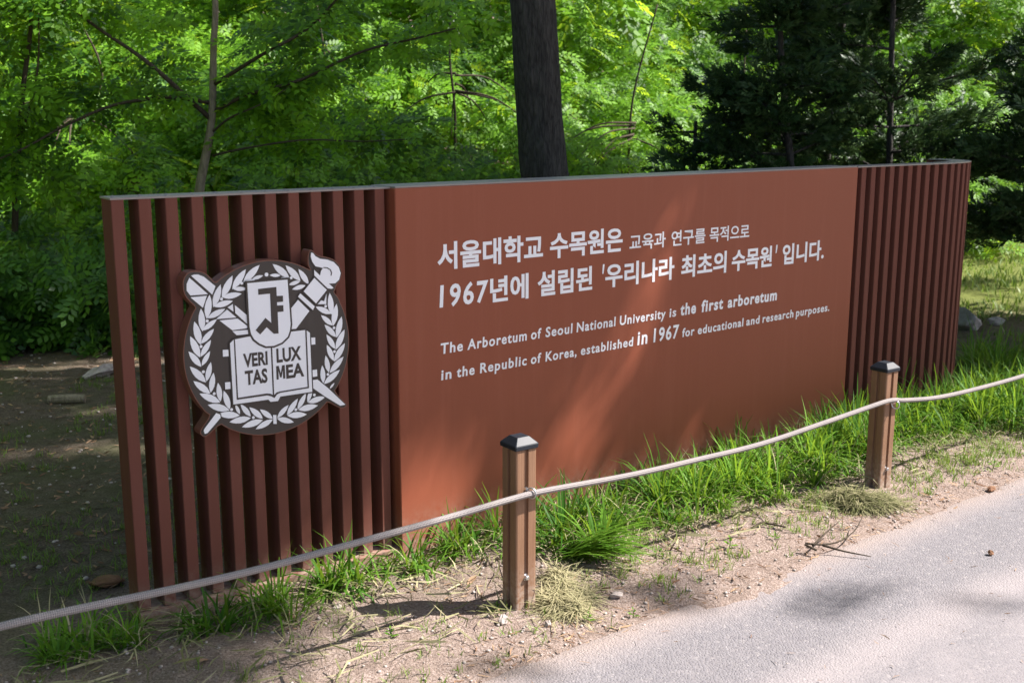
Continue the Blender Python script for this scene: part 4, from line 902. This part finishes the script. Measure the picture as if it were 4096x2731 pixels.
for i, (x, y, lab) in enumerate(trunks):
    k = own == i
    if not k.any(): continue
    z0 = float(ground_z(np.array([x]), np.array([y]))[0]); r = random.Random(i+7)
    pts = [(x, y, z0-.1), (x+r.uniform(-.1,.1), y, z0+1), (x+r.uniform(-.25,.25), y, z0+1.7), (x+r.uniform(-.3,.3), y, z0+2.6)]
    brs = []
    for c in sorted([c for c in C[k] if .7 < c[2]-z0 < 2.6 and math.hypot(c[0]-x, c[1]-y) < 1.3], key=lambda c: c[1])[:8]:
        s = min(.9, max(.15, (c[2]-z0)/2.9-.15)); p = np.array(pts[1])*(1-s)+np.array(pts[3])*s; brs.append([tuple(p), tuple((p+c)/2+np.array([0,0,.1])), tuple(c), .012])
    stem_tree('leafy_tree', lab, pts, .017, brs, C[k], Rr[k], int(52*k.sum()), 'bark_twig', group='leafy trees of the wood on the bank', scale=(.65,1.2))
# undergrowth that fills the wood's floor and back
n = 12500; y = rng.uniform(13.4, 18.0, n); x = rng.uniform(-1, 1, n)*(y*.80+1); z = ground_z(x, y, False)+rng.uniform(0, 1, n)*5.0; y = np.where(x > 1.5, y+2.5, y)
z = ground_z(x, y, False)+rng.uniform(0, 1, n)**.8*np.maximum(.6, 4.4-ground_z(x, y, False))
V1 = sprays(SPR_S, np.stack([x, y, z], -1), rng.uniform(0, 6.28, n), rng.normal(-.2, .3, n), rng.normal(0, .4, n), rng.uniform(1.5, 2.4, n), rng.uniform(0, 1, n), .55)
o = link('wood_undergrowth', big_mesh('wood_undergrowth', V1[0], V1[1], M['leaf'], V1[2]), (0,0,0)); tag(o, 'dense green foliage filling the back of the wood', 'foliage', kind='stuff')
# dark low shrubs at the edge of the shaded soil
def shrub(x, y, rx, rz, n, label, seed, mat='shrub', name='leafy_shrub'):
    z0 = float(ground_z(np.array([x]), np.array([y]))[0]); root = empty(name, (x, y, z0), label, 'shrub', 'shrubs behind the sign'); r = np.random.default_rng(seed)
    C = np.stack([x+r.normal(0, rx*.45, 12), y+r.normal(0, .3, 12), z0+r.uniform(.05, 1, 12)*rz], -1); P, az, i = clump_sprays(C, np.full(12, .24), n)
    st = join([tube([(x+r.uniform(-.1,.1), y, z0-.05), tuple((C[k]+np.array([x, y, z0]))/2), tuple(C[k])], [.012,.009,.004], 6) for k in range(8)]); add('stems', *st, M['bark_twig'], root, True)
    Vv, Qq, Aa = sprays(SPR_S, P, az, r.normal(0, .4, n), r.normal(0, .5, n), r.uniform(.7, 1.1, n), r.uniform(0, 1, n), .6); crown('foliage', Vv, Qq, Aa, M[mat], root)
for a_ in [(-3.9,7.7,.55,.62,1000,'dark leafy shrub outermost past the emblem end',1),(-3.1,7.9,.5,.55,900,'dark low shrub beside the long pale rock',2),(-4.8,8.0,.6,.8,900,'tall dark shrub beyond the thin sapling',3),(-1.9,8.9,.55,.55,800,'low green shrub seen between the first slats',4),
           (-.9,9.2,.5,.5,700,'low green shrub seen between the slats above the crest',5),(.9,9.3,.5,.45,600,'low shrub hidden behind the panel by the dark trunk',6)]: shrub(*a_)
for a_ in [(-3.3,9.6,.6,.7,700,'bright low shrub on the bank left of the slim tree',11),(-1.6,10.0,.6,.8,700,'bright low shrub on the bank just above the slatted end',12),(-.5,9.9,.6,.85,800,'bright shrub just above where slats meet the panel',13),(.95,10.1,.5,.7,600,'bright low shrub at the foot of the wood right of the dark trunk',14)]: shrub(*a_, mat='leaf')
# conifers
def conifer(x, y, h, lean, spread, label, seed, r0=.045, limbs=26, zlo=.55, low_dir=None):
    r = np.random.default_rng(seed); z0 = float(ground_z(np.array([x]), np.array([y]))[0]); root = empty('conifer_tree', (x, y, z0), label, 'tree', 'dark conifers by the curved end')
    pts = [(x, y, z0-.1), (x+lean*.3, y, z0+h*.3), (x+lean*.7, y+.05, z0+h*.65), (x+lean, y, z0+h)]; T = curve_pts(pts, 20); V, F = tube(T, np.linspace(r0, .015, 20), 9); add('trunk', V, F, M['bark_dark'], root, True)
    P = []; AZ = []; EL = []
    for k in range(limbs):
        u = r.uniform(zlo/h, .98); c = T[int(u*19)]; a_ = r.uniform(0, 6.28); l = spread*(1.08-u*.75)*r.uniform(.6, 1.15); el = r.uniform(-.05, .55)
        q = curve_pts([c, c+np.array([math.cos(a_)*l*.5, math.sin(a_)*l*.5, l*.5*math.sin(el)]), c+np.array([math.cos(a_)*l, math.sin(a_)*l, l*math.sin(el)*.8])], 12)
        V, F = tube(q, np.linspace(.014, .004, 12), 5); add('branch', V, F, M['bark_dark'], root, True)
        m = int(130*l); i = r.uniform(.15, 1, m)*11; i0 = np.minimum(i.astype(int), 10); c2 = q[i0]+(q[i0+1]-q[i0])*(i-i0)[:,None]
        sd = r.choice([-1, 1], m); aa = a_+sd*r.uniform(.3, 1.2, m); off = r.uniform(0, .26, m)*(1-.4*i/11)*l**.3
        c2 = c2+np.stack([np.cos(aa)*off, np.sin(aa)*off, r.normal(.02, .05, m)], -1); P.append(c2); AZ.append(aa); EL.append(r.normal(.25, .35, m))
    P = np.vstack(P); n = len(P); Vv, Qq, Aa = sprays(TWG, P, np.concatenate(AZ), np.concatenate(EL), rng.uniform(0, 6, n), rng.uniform(.8, 1.5, n), rng.uniform(0, 1, n))
    crown('crown', Vv, Qq, Aa, M['conifer'], root)
conifer(2.40, 9.0, 3.0, -.35, 1.05, 'dark conifer with a forking trunk behind the right of the panel', 1, limbs=56)
conifer(3.3, 9.7, 3.9, -.1, 1.35, 'tall dense dark conifer behind the curved end', 2, .036, limbs=58)
conifer(6.6, 6.9, 2.9, .0, 1.0, 'dark conifer added out of view beside the verge past the far rope post', 8, .06, limbs=30)  # added out of frame to dim the sky light on the panel's right part
conifer(4.35, 8.9, 2.45, .1, 1.05, 'dark conifer with drooping low boughs past the curved end', 3, .07, limbs=38, zlo=.75)
conifer(1.55, 9.5, 1.6, .0, .6, 'low dark conifer peeping over the panel left of the forking one', 4, .03, limbs=16, zlo=.8)
conifer(2.9, 10.6, 3.3, .2, 1.0, 'dark conifer set back between the two tall ones', 5, .06, limbs=34, zlo=1.2)

# taller leafy trees added beyond the frame to keep sky light off slat sides
for i, (x, y, lab) in enumerate([(-6.0,3.4,'tall leafy tree added out of view off the emblem end, near the road'),(-6.6,6.4,'tall leafy tree added out of view off the emblem end, level with the bank'),(-5.2,.6,'tall leafy tree added out of view by the road well short of the sign')]):
    r = np.random.default_rng(90+i); Cc = np.stack([x+r.normal(0, .7, 26), y+r.normal(0, .9, 26), r.uniform(.6, 5.2, 26)], -1)
    stem_tree('leafy_tree', lab, [(x,y,-.1),(x+.1,y,1.5),(x,y+.1,3),(x+.2,y,5)], .09, [[(x,y,1.5+.4*k),tuple((Cc[k]+np.array([x,y,2.5]))/2),tuple(Cc[k]),.03] for k in range(7)], Cc, np.full(26, .8), 1900, 'bark_dark', group='tall leafy trees added off the emblem end', scale=(2.0,3.0), T=SPR_S)
